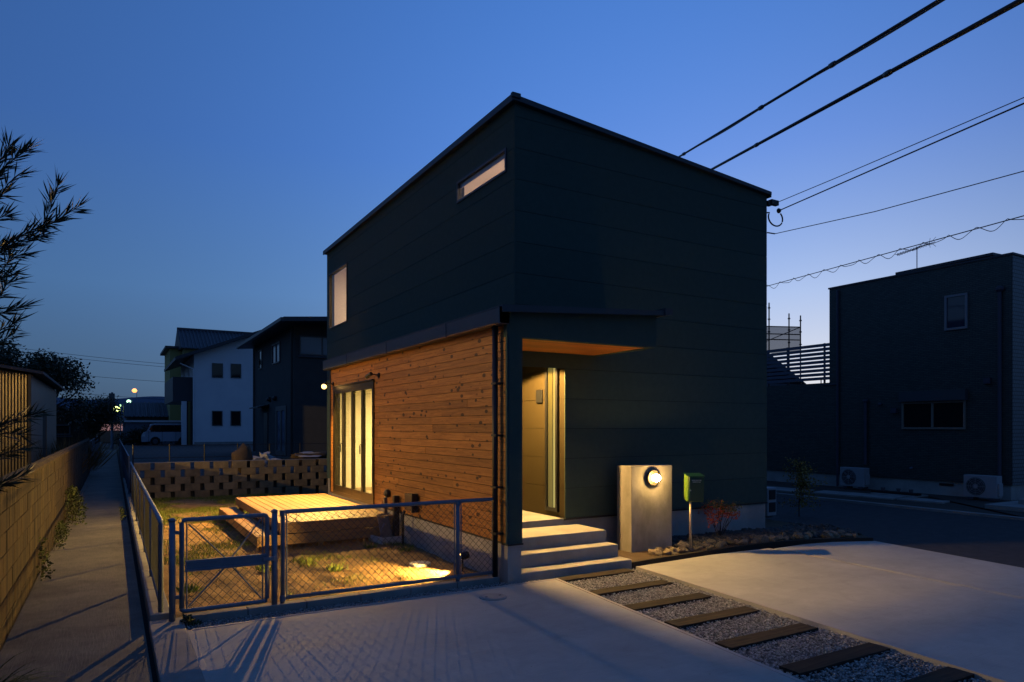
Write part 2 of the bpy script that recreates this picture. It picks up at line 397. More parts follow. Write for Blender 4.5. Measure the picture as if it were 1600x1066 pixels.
# right: road
structure(MB().prism([(4.9, -14, -.2), (60, -14, -.2), (60, -9, -.2), (11.35, -1.9, -.2), (11.35, 60, -.2), (5.6, 60, -.2), (6.12, -1.6, -.2), (5.75, -4.1, -.2)], (0, 0, .2)).build('road', ASPH))
structure(MB().prism([(11.35, -1.9, -.1), (11.35, 60, -.1), (11.5, 60, -.1), (11.5, -1.95, -.1)], (0, 0, .16)).build('kerb', CONC))
structure(MB().prism([(11.5, -1.95, -.1), (11.5, 60, -.1), (60, 60, -.1), (60, -8.9, -.1), (11.35, -1.9, -.1)], (0, 0, .13)).build('neighbour_yard', mat('yard_soil', (.035, .033, .028), .95, (.06, .055, .045), 3, bump=.6, bscale=30)))
for poly in ([(13.3, 4.3), (13.6, 2.0), (12.75, 1.9), (12.45, 4.1)], [(12.8, 1.8), (13.5, 1.85), (13.45, .8), (12.9, .7)], [(13.7, 3.1), (14.5, 3.1), (14.5, 1.9), (13.75, 1.9)], [(12.0, 6.8), (13.0, 6.9), (13.15, 4.5), (12.2, 4.4)]):
    slab('paving_slab', poly, .07, m=CONC)
st = thing('entrance_steps', (13.6, -.6, .03), 'pale concrete entrance steps at the right edge beside the dark tiled house', 'steps')
B(12.7, 16, -2.6, -.35, .03, .14).build('step', CONC, st, bevel=.01); B(13.4, 16, -2.6, -.75, .14, .26).build('step', CONC, st, bevel=.01)
structure(B(6.35, 11.3, 0, .06, -.1, .002).build('drain_cover', CONC)) if False else None
# path on the left
PATHM = concrete_mat('path_concrete', (.19, .18, .155), (.055, .055, .05), (7, .6, 1), .35)
structure(B(-5.96, -4.84, -14, 60, -.2, -.005).build('path', PATHM))
structure(B(-4.84, -4.80, -14, 60, -.2, -.04).build('drain_channel', BACK))
cb = B(-4.80, -4.5, -14, -1.0, -.2, .045).build('kerb', CONC, bevel=.01); structure(cb)
y = -1.0
root = thing('fence_kerb', (-4.7, -1, 0), 'concrete kerb of single blocks under the long left chain link fence', 'kerb')
while y < 20:
    B(-4.79, -4.60, y + .004, y + .596, -.1, .1 + rnd.uniform(-.004, .004)).build('block', CONC, root, bevel=.008); y += .6
# front kerb under the fence
root = thing('fence_kerb', (-2.7, -1.15, 0), 'low concrete kerb under the front chain link fence beside the driveway', 'kerb')
x = -4.5
while x < -.92:
    e = min(x + .6, -.905)
    B(x + .003, e - .003, -1.175, -1.05, -.1, .085).build('block', CONC, root, bevel=.008); x += .6
# yard
def yard_h(x, y):
    return .02 + .03 * noise.noise(Vector((x * .9, y * .9, 1))) + .016 * noise.noise(Vector((x * 4, y * 4, 5))) + .012 * abs(noise.noise(Vector((x * 13, y * 13, 9))))
DIRT = mat('yard_soil_sandy', (.30, .185, .075), .95, (.17, .105, .042), 2.6, bump=.9, bscale=38, contrast=1.1, detail=8, bdist=.02)
grid_ground('yard_ground', -4.6, -.74, -1.05, 12.12, 110, 330, yard_h, DIRT)

# ------------------------------------------------------------------ the house
house = thing('modern_house', (0, 0, 0), 'two storey dark box house with timber clad ground floor and lit porch', 'house')
RT = 6.735
roofz = lambda x: RT - .0785 * x
# foundation
B(.02, 5.48, .02, 10.16, -.1, .555).build('foundation', FOUND, house)
B(-.86, .02, 1.9, 6.6, -.1, .505).build('foundation', FOUND, house)
B(-.87, -.675, -1.305, 1.9, -.1, .505).build('foundation', FOUND, house, bevel=.006)
# wall core (dark joints show between the panels); walls with window holes
def wall_rects(u0, u1, v0, v1, holes):
    us = sorted({u0, u1, *[h[0] for h in holes], *[h[1] for h in holes]}); us = [u for u in us if u0 <= u <= u1]
    out = []
    for a, b in zip(us, us[1:]):
        hs = sorted([h for h in holes if h[0] < (a + b) / 2 < h[1]], key=lambda h: h[2]); z = v0
        for h in hs:
            lo, hi = max(h[2], v0), min(h[3], v1)
            if hi <= v0 or lo >= v1: continue
            if lo > z: out.append((a, b, z, lo))
            z = max(z, hi)
        if z < v1: out.append((a, b, z, v1))
    # merge neighbours with the same height range
    mg = []
    for r in out:
        for q in mg:
            if abs(q[1] - r[0]) < 1e-6 and abs(q[2] - r[2]) < 1e-6 and abs(q[3] - r[3]) < 1e-6: q[1] = r[1]; break
        else: mg.append(list(r))
    return mg
HL = [(.23, 1.93, 5.80, 6.16), (8.30, 9.93, 4.62, 6.12)]        # upper windows in the x = 0 wall (y0,y1,z0,z1)
mb = MB()
for a, b, c, d in wall_rects(.014, 10.18, 3.2, 6.69, HL): mb.box(.014, .13, a, b, c, d)
for a, b, c, d in wall_rects(6.62, 10.18, .56, 3.2, []): mb.box(.014, .13, a, b, c, d)
mb.box(.91, 5.48, .014, .13, .56, 3.1); mb.box(.13, 5.48, .014, .13, 3.1, 6.28)
mb.box(5.37, 5.49, .13, 10.18, .56, 6.27); mb.box(.13, 5.37, 10.06, 10.18, .56, 6.28)
mb.box(.914, 1.03, .13, 1.9, .5, 3.1)
mb.prism([(.13, .014, 6.28), (5.3, .014, 6.28), (.13, .014, 6.69)], (0, .116, 0))
mb.build('wall', BACK, house)
mb = MB(); mb.box(.14, 5.36, .14, 10.05, 3.12, 3.3); mb.build('floor_slab', ROOMW, house)
rows = []; z = .56
while z < 6.9: rows.append((z, z + .4605)); z += .4605
G = .003
def panel(pts, d): return MB().prism(pts, d).build('siding_panel', SIDING, house)
for z0, z1 in rows:
    # right face
    x0 = 0.0 if z0 > 2.8 else .9
    if z0 > 6.3:
        if z0 < 6.5:
            panel([(x0, 0, z0 + G), (5.5, 0, min(z0 + G, roofz(5.5) - .02)), (5.5, 0, roofz(5.5)), (3.9, 0, z1 - G), (x0, 0, z1 - G)] if z1 < RT and False else
                  [(x0, 0, z0 + G), (roof_x, 0, z0 + G), (x0, 0, z1 - G)] if False else
                  [(x0, 0, z0 + G)] + ([(5.5, 0, z0 + G), (5.5, 0, roofz(5.5))] if roofz(5.5) > z0 + G else [((RT - z0 - G) / .0785, 0, z0 + G)]) + [((RT - z1 + G) / .0785 if z1 < RT else 0.0, 0, min(z1 - G, RT))] + ([(x0, 0, z1 - G)] if z1 < RT else []), (0, .014, 0))
        else:
            panel([(x0, 0, z0 + G), ((RT - z0 - G) / .0785, 0, z0 + G), (x0, 0, RT)], (0, .014, 0))
    elif z1 > roofz(5.5):
        panel([(x0, 0, z0 + G), (5.5, 0, z0 + G), (5.5, 0, roofz(5.5)), ((RT - z1 + G) / .0785, 0, z1 - G), (x0, 0, z1 - G)], (0, .014, 0))
    else:
        panel([(x0, 0, z0 + G), (5.5, 0, z0 + G), (5.5, 0, z1 - G), (x0, 0, z1 - G)], (0, .014, 0))
    # left face, upper storey and the far strip
    y0 = .0145 if z1 > 3.3 else 6.63
    zt = min(z1 - G, RT)
    for a, b, c, d in wall_rects(y0, 10.2, max(z0 + G, .56), zt, HL):
        B(0, .014, a, b, c, d).build('siding_panel', SIDING, house)
    # back wall of the porch recess: face towards -x
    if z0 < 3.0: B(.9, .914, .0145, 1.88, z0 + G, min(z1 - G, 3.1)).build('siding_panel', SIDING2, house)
    if z0 < 6.2: B(5.49, 5.504, .0145, 10.2, z0 + G, min(z1 - G, 6.27)).build('siding_panel', SIDING, house)
# base trim
B(.895, 5.51, -.012, .02, .535, .56).build('drip_trim', BLACKM, house)
B(.888, .9, .0, 1.88, .53, .56).build('drip_trim', BLACKM, house)
# corner trims
B(-.004, .018, -.004, .018, 3.4, 6.72).build('corner_trim', SIDING, house)
# main roof (single pitch) and its edges
mb = MB().prism([(-.06, -.05, 6.747), (5.53, -.05, 6.31), (5.53, -.05, 6.36), (-.06, -.05, 6.81)], (0, 10.36, 0))
mb.build('roof', METAL_DK, house)
B(-.085, -.058, -.07, 10.31, 6.73, 6.83).build('roof_fascia', METAL_DK, house)
MB().prism([(-.09, -.075, 6.75), (5.545, -.075, 6.31), (5.545, -.075, 6.37), (-.09, -.075, 6.83)], (0, .022, 0)).build('roof_fascia', METAL_DK, house)
B(-.095, .05, -.10, -.04, 6.775, 6.845).build('ridge_cap', METAL_DK, house, bevel=.006)
MB().prism([(5.535, -.05, 6.28), (5.57, -.05, 6.28), (5.57, -.05, 6.345), (5.535, -.05, 6.345)], (0, 10.36, 0)).build('rain_gutter', BLACKM, house)

# windows upstairs
def pane_frame(parent, x, y0, y1, z0, z1, fw=.04, name='window', m=BLACKM, glassm=None):
    mb = MB(); xa, xb = x - .022, x + .07
    mb.box(xa, xb, y0, y0 + fw, z0, z1).box(xa, xb, y1 - fw, y1, z0, z1).box(xa, xb, y0 + fw, y1 - fw, z0, z0 + fw).box(xa, xb, y0 + fw, y1 - fw, z1 - fw, z1)
    w = mb.build(name, m, parent)
    B(x + .02, x + .028, y0 + fw, y1 - fw, z0 + fw, z1 - fw).build('pane', glassm or GLASS, w)
    return w
w1 = pane_frame(house, 0, .23, 1.93, 5.80, 6.16, .035, m=GUTTER)
w2 = pane_frame(house, 0, 8.30, 9.93, 4.62, 6.12, .03)
UPW = mat('upstairs_wallpaper', (.66, .60, .60), .9)
mb = MB()
mb.box(.14, .20, .15, 10.05, 3.3, 4.6); mb.box(2.6, 2.66, .15, 10.05, 3.3, 6.35)   # an inner wall the windows look at
mb.box(.14, 2.6, 10.0, 10.05, 3.3, 6.35); mb.box(.14, 2.6, .14, .17, 3.3, 6.35); mb.box(.14, 2.6, 5.0, 5.05, 3.3, 6.35)
mb.build('interior_wall', UPW, house)
B(.14, 2.6, .17, 10.0, 6.35, 6.4).build('interior_ceiling', UPW, house)
B(.035, .05, .26, 1.9, 6.05, 6.13).build('window_blind', UPW, house)
light_area('upstairs_lamp', (1.6, 8.0, 6.3), .8, .8, 170, (1, .62, .28)); light_area('upstairs_lamp', (1.6, 1.8, 6.3), .8, .8, 250, (1, .68, .44))

# ---- ground floor projection: cladding, room behind
DH = (3.67, 6.37, .50, 2.86)   # folding door opening (y0,y1,z0,z1)
mb = MB()
for a, b, c, d in wall_rects(-1.30, 6.62, .51, 3.30, [DH]): mb.box(-.858, -.75, a, b, c, d)
mb.box(-.75, -.69, -1.30, 1.9, .51, 3.08)
mb.box(-.75, 0.02, 6.50, 6.62, .51, 3.3)
mb.build('wall', BACK, house)
B(-.86, -.668, -1.32, -1.302, .51, 3.09).build('siding_panel', SIDING, house, label='tall narrow dark panel on the front of the porch post')
B(-.69, -.668, -1.30, 1.9, .51, 3.085).build('siding_panel', SIDING, house)
B(-.885, -.66, -1.335, -1.18, .49, .51).build('drip_trim', BLACKM, house)
B(-.668, .9, 1.88, 1.95, .46, 3.08).build('siding_panel', SIDING, house)
# cladding boards
pitch = .1145; z = .52; zi = 0; 
while z < 3.30:
    y = -1.30 - rnd.uniform(0, 3.0)
    while y < 6.62:
        ln = rnd.choice((1.82, 2.4, 3.0, 3.65, 3.65, 3.65)); a, b = max(y, -1.30), min(y + ln, 6.62)
        zt = min(z + pitch - .006, 3.32)
        if b - a > .05:
            for (p, q, r, s_) in wall_rects(a + .001, b - .001, z, zt, [DH]):
                xo = -.880 + rnd.uniform(-.002, .002)
                if q - p > .02: B(xo, -.858, p, q, r, s_).build('cladding_board', CLAD, house)
        y += ln
    z += pitch
B(-.872, -.85, -1.30, 6.62, .49, .518).build('drip_trim', BLACKM, house)
B(-.895, -.855, 6.62, 6.66, .51, 3.3).build('corner_trim', BLACKM, house)
# low roof over it running on over the porch
zr = lambda x: 3.415 + (x + 1.0) * .055
MB().prism([(-1.0, -1.42, zr(-1)), (0.0, -1.42, zr(0)), (0.0, -1.42, zr(0) + .05), (-1.0, -1.42, zr(-1) + .05)], (0, 8.12, 0)).build('low_roof', METAL_DK, house)
MB().prism([(0.0, -1.42, zr(0)), (1.62, -1.42, zr(1.62)), (1.62, -1.42, zr(1.62) + .05), (0.0, -1.42, zr(0) + .05)], (0, 1.418, 0)).build('low_roof', METAL_DK, house)
MB().prism([(-1.02, -1.44, zr(-1) - .045), (1.66, -1.44, zr(1.66) - .02), (1.66, -1.44, zr(1.66) + .045), (-1.02, -1.44, zr(-1) + .045)], (0, .022, 0)).build('roof_fascia', METAL_DK, house)
MB().prism([(1.60, -1.46, zr(1.6) - .02), (1.74, -1.46, zr(1.6) + .0), (1.74, -1.46, zr(1.6) + .08), (1.60, -1.46, zr(1.6) + .08)], (0, 1.458, 0)).build('roof_fascia', METAL_DK, house)
# porch beam and side beam
MB().prism([(-.88, -1.32, 3.09), (1.55, -1.32, 3.09), (1.55, -1.32, zr(1.55)), (-.88, -1.32, zr(-.88))], (0, .10, 0)).build('porch_beam', SIDING, house)
MB().prism([(1.45, -1.22, 3.09), (1.55, -1.22, 3.09), (1.55, -1.22, zr(1.55)), (1.45, -1.22, zr(1.45))], (0, 1.218, 0)).build('porch_beam', SIDING, house)
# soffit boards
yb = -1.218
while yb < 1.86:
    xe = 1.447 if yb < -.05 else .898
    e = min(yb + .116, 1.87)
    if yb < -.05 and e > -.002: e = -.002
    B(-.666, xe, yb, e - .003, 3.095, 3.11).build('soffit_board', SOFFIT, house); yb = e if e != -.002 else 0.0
B(-.666, .898, 0, .0025, 3.0, 3.01).build('soffit_board', SOFFIT, house) if False else None
B(-.69, 1.45, -1.22, 1.9, 3.112, 3.13).build('soffit_backing', BACK, house)
# gutter with joints and brackets
g_ = MB().prism([(-.90, -1.40, 3.43), (-1.04, -1.40, 3.43), (-1.035, -1.40, 3.25), (-1.02, -1.40, 3.238), (-.90, -1.40, 3.238)], (0, 8.12, 0)).build('rain_gutter', GUTTER, house)
for yy in (-1.40, .15, 2.6, 4.9): B(-1.045, -.9, yy, yy + .035, 3.234, 3.434).build('gutter_joint', GUTTER, g_)
B(-1.045, -1.001, -1.4, 6.72, 3.432, 3.445).build('roof_fascia', METAL_DK, house)
# downpipe at the corner
dp = MB().tube([(-.955, -1.13, 3.30), (-.955, -1.13, .0)], .036, 12).build('downpipe', BLACKM, house, smooth=True)
for zz in (.62, 1.2, 1.85, 2.5): B(-.99, -.88, -1.21, -1.09, zz, zz + .025).build('bracket', BLACKM, dp)
# wood edge strip next to the post
B(-.892, -.868, -1.318, -1.285, .51, 3.24).build('corner_trim', SIDING, house)

# folding door, four leaves
fd = bpy.data.objects.new('folding_door', None); COL.objects.link(fd); fd.parent = house; fd.location = (-.88, 5.0, .5)
mb = MB()
y0, y1, z0, z1 = DH; X0, X1 = -.905, -.79
mb.box(X0, X1, y0, y0 + .05, z0, z1).box(X0, X1, y1 - .05, y1, z0, z1).box(X0, X1, y0 + .05, y1 - .05, z0, z0 + .07).box(X0, X1, y0 + .05, y1 - .05, z1 - .10, z1)
mb.build('door_frame', ALU, fd)
B(X0 - .03, X0, y0, y1, z1 - .02, z1).build('door_head_flashing', ALU, fd)
n = 4; wl = (y1 - y0 - .10) / n
for i in range(n):
    a = y0 + .05 + i * wl; b = a + wl; s = .055
    mb = MB(); xa, xb = -.895, -.84
    mb.box(xa, xb, a + .004, a + .004 + s, z0 + .07, z1 - .10).box(xa, xb, b - .004 - s, b - .004, z0 + .07, z1 - .10)
    mb.box(xa, xb, a + .004 + s, b - .004 - s, z0 + .07, z0 + .20).box(xa, xb, a + .004 + s, b - .004 - s, z1 - .17, z1 - .10)
    lf = mb.build('door_leaf', ALU, fd)
    B(-.872, -.864, a + .004 + s, b - .004 - s, z0 + .20, z1 - .17).build('glass_pane', GLASS, fd)
    if i in (0, 2):
        yy = b - .035
        MB().tube([(-.905, yy, 1.62), (-.945, yy, 1.62), (-.948, yy, 1.60), (-.948, yy, 1.44)], .012, 8).box(-.908, -.893, yy - .018, yy + .018, 1.56, 1.68).build('handle', BLACKM, fd)
# the room behind
rm = MB(); rm.box(-.74, 3.9, 6.40, 6.49, .5, 2.95); rm.box(3.9, 3.97, 1.95, 6.49, .5, 2.95); rm.box(-.74, 3.9, 1.96, 2.02, .5, 2.95)
rm.build('interior_wall', ROOMW, house); B(-.78, 3.9, 2.02, 6.40, .48, .53).build('interior_floor', ROOMF, house)
B(-.74, 3.9, 2.02, 6.40, 2.90, 2.95).build('interior_ceiling', ROOMW, house)
B(-.70, 3.9, 6.385, 6.40, .53, .60).build('skirting_board', ROOMF, house); B(3.885, 3.9, 2.02, 6.385, .53, .60).build('skirting_board', ROOMF, house)
light_area('living_room_lamp', (1.4, 4.6, 2.88), 1.2, 1.2, 750, (1, .66, .22))

# slot window beside the entrance, in the recess wall facing -x
mb = MB(); xs = .86
mb.box(xs, .9, .16, .215, .64, 3.0).box(xs, .9, .455, .51, .64, 3.0).box(xs, .9, .215, .455, .64, .70).box(xs, .9, .215, .455, 2.94, 3.0)
sw = mb.build('window', BLACKM, house, label='tall narrow lit slot window beside the porch')
B(.880, .884, .215, .455, .70, 2.94).build('pane', glass('frosted_slot_glass', (.97, .93, .72), .95, .2), sw)
SLOT = emis('slot_glow', (.86, .78, .42), .60)  # self-glowing strips stand in for light coming through the slot glass
emis('slot_glow_dim', (.75, .68, .34), .22).node_tree.nodes['Principled BSDF'].inputs['Base Color'].default_value = (.05, .05, .04, 1)
for _n in ('slot_glow',): bpy.data.materials[_n].node_tree.nodes['Principled BSDF'].inputs['Base Color'].default_value = (.05, .05, .04, 1)
B(.888, .899, .215, .31, .70, 2.94).build('glow_panel', SLOT, sw); B(.888, .899, .335, .455, .70, 2.94).build('glow_panel', bpy.data.materials['slot_glow_dim'], sw)
B(.87, .9, .62, .80, 2.36, 2.57).build('intercom', BLACKM, house, bevel=.005)
# landing and steps
def stp(x0, x1, y0, y1, z): return B(x0, x1, y0, y1, -.08, z).build('step', STEPC, house, bevel=.012)
B(-.668, 1.13, -.725, 1.9, -.08, .46).build('porch_landing', STEPC, house, bevel=.012) if False else None
B(-.668, 1.13, -.725, -.002, -.08, .46).build('porch_landing', STEPC, house, bevel=.012)
B(-.668, .898, -.0025, 1.88, -.08, .459).build('porch_landing', STEPC, house)
stp(-.668, 1.13, -1.0, -.726, .29); stp(-.668, 1.15, -1.275, -1.001, .12)
MB().tube([(.66, .35, .46), (.66, .35, .50)], .014, 8).lathe((.66, .35, .50), (0, 0, 1), [(.014, 0), (.022, .005), (.022, .02), (.01, .028)], 10).build('door_stop', GALV, house)
# porch downlight
dl = MB().lathe((.05, .34, 3.094), (0, 0, -1), [(.055, 0), (.055, .006), (.042, .006), (.040, .0)], 24).build('downlight', BLACKM, house)
MB().lathe((.05, .34, 3.092), (0, 0, -1), [(.038, 0), (.037, .002)], 20).build('lens', emis('downlight_lens', WARM2, 30), dl)
light_spot('porch_light', (.05, .34, 3.07), (.05, .34, 0), 1050, WARM2, 152, .12, .03)

# wall spotlights by the folding door
def wall_spot(y, z, aim, lit):
    base = MB().lathe((-.882, y, z), (-1, 0, 0), [(.045, 0), (.045, .02), (.02, .03)], 16).build('wall_spotlight', BLACKM, house, smooth=False)
    h = Vector((-1.05, y + .03, z + .0)); d = Vector(aim).normalized()
    MB().tube([(-.90, y, z), (-1.0, y, z + .01), tuple(h)], .010, 8).build('arm', BLACKM, base)
    MB().lathe(h - d * .06, d, [(.028, 0), (.036, .01), (.038, .15), (.034, .152)], 18).build('lamp_head', BLACKM, base)
    if lit: MB().lathe(h + d * .088, d, [(.04, 0), (.058, .02), (.050, .05), (.02, .07)], 18).build('lens', emis('spot_lens_lit', (1, .55, .15), 5), base)
    else: MB().lathe(h + d * .091, d, [(.034, 0), (.033, .003)], 16).build('lens', emis('spot_lens', (1, .62, .22), 6), base)
    return h + d * .18
p1 = wall_spot(6.42, 2.92, (-.40, -.60, -.52), True)
p2 = wall_spot(3.42, 2.92, (-.35, .85, -.42), False)
light_spot('door_spot', p1, p1 + Vector((-.66, -.26, -.70)), 2100, WARM, 148, .9, .02)
light_spot('door_spot', p2, p2 + Vector((-.75, .55, -.75)), 170, WARM, 106, .25, .02)

# vents, taps and pipes low on the clad wall
vh = MB().lathe((-.88, 2.87, .79), (-1, 0, 0), [(.06, 0), (.075, .02), (.072, .07), (.03, .10)], 16).build('vent_hood', BLACKM, house)
B(-1.0, -.9, 2.32, 2.40, .02, .80).build('service_pipe', BLACKM, house, bevel=.01)
MB().tube([(-1.02, 1.86, .02), (-1.02, 1.86, .52), (-.99, 1.86, .60)], .022, 10).build('service_pipe', BLACKM, house)
B(-.995, -.882, 1.56, 1.86, .62, .88).build('meter_box', mat('meter_box_brown', (.10, .06, .03), .6), house, bevel=.008)
B(-.999, -.90, 1.52, 1.57, .60, .90).build('cable_cover', BLACKM, house)

# supply bracket and cable loop at the far upper corner
MB().box(5.51, 5.60, -.03, .04, 6.13, 6.22).box(5.58, 5.78, -.05, .03, 6.16, 6.25).build('cable_bracket', BLACKM, house)
lp = MB().tube([(5.52, .02, 6.0)] + [(5.72 + .2 * math.cos(a), -.02, 5.92 + .15 * math.sin(a)) for a in [R(k) for k in range(150, 420, 15)]], .014, 8)
lp.lathe((5.78, -.03, 6.06), (0, -1, 0), [(.045, 0), (.05, .02), (.03, .05)], 12); lp.build('cable_loop', BLACKM, house)
MB().tube([(5.51, 0, 5.62), (5.70, -.02, 5.62)], .012, 6).build('cable_bracket', BLACKM, house)

# ------------------------------------------------------------------ deck
deck = thing('timber_deck', (-1.8, 4.8, 0), 'low timber deck with a step in front of the folding glass door', 'deck')
x = -2.80; k = 0
while x < -.93:
    B(x, x + .131, 2.54, 6.98, .415, .45).build('deck_board', DECKW, deck, bevel=.003); x += .1445
B(-2.83, -2.803, 2.54, 6.98, .30, .448).build('fascia_board', DECKW, deck, bevel=.003)
B(-2.83, -.91, 2.51, 2.538, .275, .448).build('fascia_board', DECKX, deck, bevel=.003)
for x0 in (-3.14, -2.985):
    B(x0, x0 + .148, 2.54, 6.98, .215, .25).build('step_board', DECKW, deck, bevel=.003)
B(-3.165, -3.142, 2.52, 6.98, .09, .249).build('fascia_board', DECKW, deck, bevel=.003)
B(-3.14, -.91, 2.51, 2.536, .10, .262).build('fascia_board', DECKX, deck, bevel=.003)
mb = MB()
for yy in (2.62, 4.0, 5.4, 6.85):
    for xx in (-2.78, -2.2, -1.65, -1.1): mb.box(xx, xx + .09, yy, yy + .09, -.02, .41)
mb.build('joist_frame', DECKX, deck)

# ------------------------------------------------------------------ sink pan and tap
pan = thing('sink_pan', (-1.05, 2.6, .02), 'square grey outdoor sink pan with a board lying in it beside the deck', 'sink')
def at(o, ang=0):  # small local frame turned about z
    return Matrix.Translation(o) @ Matrix.Rotation(ang, 4, 'Z')
def xf(mb, M): mb.v = [tuple(M @ Vector(p)) for p in mb.v]; return mb
M = at((-1.08, 2.38, .02), R(8))
mb = MB(); w_ = .25
mb.box(-w_, w_, -w_, w_, 0, .03); mb.box(-w_, w_, -w_, -w_ + .035, .03, .12); mb.box(-w_, w_, w_ - .035, w_, .03, .12); mb.box(-w_, -w_ + .035, -w_ + .035, w_ - .035, .03, .12); mb.box(w_ - .035, w_, -w_ + .035, w_ - .035, .03, .12)
xf(mb, M).build('basin', PLASTIC_IV, pan, bevel=.006)
bag = thing('tool_carrier', (-1.12, 2.45, .06), 'grey board with a handle slot leaning in the outdoor sink pan', 'board')
mb = MB().prism([(-.10, 0, 0), (.14, 0, 0), (.10, 0, .42), (.02, 0, .42), (.02, 0, .39), (-.07, 0, .39), (-.07, 0, .42), (-.13, 0, .42)], (0, .02, 0)).box(-.13, .10, 0, .02, .43, .46)
xf(mb, at((-1.12, 2.33, .05), R(20)) @ Matrix.Rotation(R(-12), 4, 'X')).build('board', mat('grey_panel', (.22, .21, .19), .7), bag, bevel=.004)
xf(MB().tube([(-.2, -.05, .02), (-.14, -.02, .2), (-.06, 0, .30)], .012, 6).tube([(.16, 0, .0), (.2, .02, .22), (.18, .05, .36)], .012, 6), at((-1.12, 2.33, .05), R(20))).build('pipe_piece', GALV, bag)
tap = thing('garden_tap', (-1.0, 2.75, 0), 'standing garden tap post beside the deck and the sink pan', 'tap')
B(-1.03, -.97, 2.72, 2.78, 0, .74).build('post', mat('tap_post', (.16, .15, .14), .4, metal=.5), tap, bevel=.006)
MB().tube([(-1.0, 2.72, .60), (-1.0, 2.66, .60), (-1.0, 2.62, .56)], .012, 8).box(-1.02, -.98, 2.66, 2.70, .62, .64).build('spout', GALV, tap)

# manhole covers
def cover(x, y, z, r, label, m):
    t = thing('manhole_cover', (x, y, z), label, 'manhole cover')
    MB().lathe((x, y, z - .03), (0, 0, 1), [(r, 0), (r, .036), (r - .008, .040)], 32).build('rim', m, t)
    MB().lathe((x, y, z - .03), (0, 0, 1), [(r - .022, 0), (r - .022, .042), (r - .028, .044)], 32).build('lid', m, t)
    for s in (-1, 1): B(x + s * r * .55 - .012, x + s * r * .55 + .012, y - .006, y + .006, z + .010, z + .0165).build('key_hole', BLACKM, t)
cover(-1.37, -1.84, .03, .16, 'round drain cover set in the concrete driveway near the fence', STEPC)
cover(-1.38, .28, .05, .15, 'round pale drain cover in the lit soil of the yard', PLASTIC_IV)
# garden spotlight
gs = thing('garden_spotlight', (-1.08, -.46, .03), 'small black garden spotlight on the soil by the fence, lighting the yard', 'spotlight')
MB().tube([(-1.08, -.46, -.02), (-1.08, -.46, .22)], .012, 8).build('spike', BLACKM, gs)
d = Vector((-.86, .42, -.26)).normalized()
MB().lathe(Vector((-1.06, -.47, .25)) - d * .07, d, [(.03, 0), (.05, .02), (.052, .11), (.046, .113)], 16).build('lamp_head', BLACKM, gs)
pp = Vector((-1.06, -.47, .25)) + d * .055
MB().lathe(pp - d * .01, d, [(.043, 0), (.040, .003)], 16).build('lens', emis('garden_spot_lens', WARM, 8), gs)
light_spot('garden_spot', pp, pp + Vector((-.93, .30, -.17)), 1150, WARM, 100, .5, .03)

# ------------------------------------------------------------------ chain link fences
def chain(axis, c, u0, u1, z0, z1, sp=.058, r=.0026):
    """diamond wire mesh in a vertical plane"""
    mb = MB(); H = z1 - z0; st = sp * 1.414; u = u0 - H
    def pt(u, z, o): return (u, c + o, z) if axis == 'x' else (c + o, u, z)
    while u < u1:
        for sgn in (1, -1):
            a, b = (u, u + H) if sgn == 1 else (u + H, u)
            za, zb = z0, z1
            lo, hi = max(min(a, b), u0), min(max(a, b), u1)
            if hi - lo > .01:
                def zz(q): return z0 + (q - a) * sgn
                mb.tube([pt(lo, zz(lo), .002 * sgn), pt(hi, zz(hi), .002 * sgn)], r, 3, cap=False)
        u += st
    return mb
def vpost(p, h, z0, r=.024, name='post', parent=None):
    o = MB().tube([(p[0], p[1], z0), (p[0], p[1], h)], r, 14).lathe((p[0], p[1], h), (0, 0, 1), [(r * 1.08, -.02), (r * 1.08, .004), (r * .5, .016)], 14)
    return o.build(name, GALV, parent, smooth=True)
def fitting(p, parent, r=.032, h=.06):
    MB().lathe((p[0], p[1], p[2] - h / 2), (0, 0, 1), [(r, 0), (r, h)], 12).build('fitting', GALV, parent)
FY = -1.12
ff = thing('chain_link_fence', (-2.2, FY, 0), 'blue grey chain link fence with pipe rails between gate and house', 'fence')
MB().tube([(-3.54, FY, .0), (-3.54, FY, 1.02), (-3.525, FY, 1.05), (-3.49, FY, 1.06), (-.99, FY, 1.06), (-.96, FY, 1.05), (-.95, FY, 1.02), (-.95, FY, .0)], .023, 14).build('frame', GALV, ff, smooth=True)
MB().tube([(-3.54, FY, .14), (-.95, FY, .14)], .021, 12).build('rail', GALV, ff, smooth=True)
vpost((-1.47, FY), 1.04, .0, .026, 'post', ff)
for xx in (-3.50, -1.515, -1.425, -.985): MB().tube([(xx, FY, .14), (xx, FY, 1.05)], .008, 6).build('tension_bar', GALV, ff)
for xx in (-3.54, -1.47, -.95):
    for zz in (.14, 1.05): fitting((xx, FY, zz), ff)
chain('x', FY, -3.50, -1.515, .15, 1.05).build('wire_mesh', WIRE, ff, kind='stuff', recalc=False); chain('x', FY, -1.425, -.985, .15, 1.05).build('wire_mesh', WIRE, ff, kind='stuff', recalc=False)
gt = thing('garden_gate', (-4.1, FY, 0), 'blue grey pipe gate with cross braces and wide middle rail', 'gate')
def gpipe(pts, r=.023): return MB().tube(pts, r, 14)
x0, x1, z0, z1 = -4.515, -3.70, .13, 1.04; q = .03
fr = [(x0, FY, z0 + q), (x0, FY, z1 - q), (x0 + .01, FY, z1 - .01), (x0 + q, FY, z1), (x1 - q, FY, z1), (x1 - .01, FY, z1 - .01), (x1, FY, z1 - q), (x1, FY, z0 + q), (x1 - .01, FY, z0 + .01), (x1 - q, FY, z0), (x0 + q, FY, z0), (x0 + .01, FY, z0 + .01), (x0, FY, z0 + q)]
gpipe(fr).build('frame', GALV, gt, smooth=True)
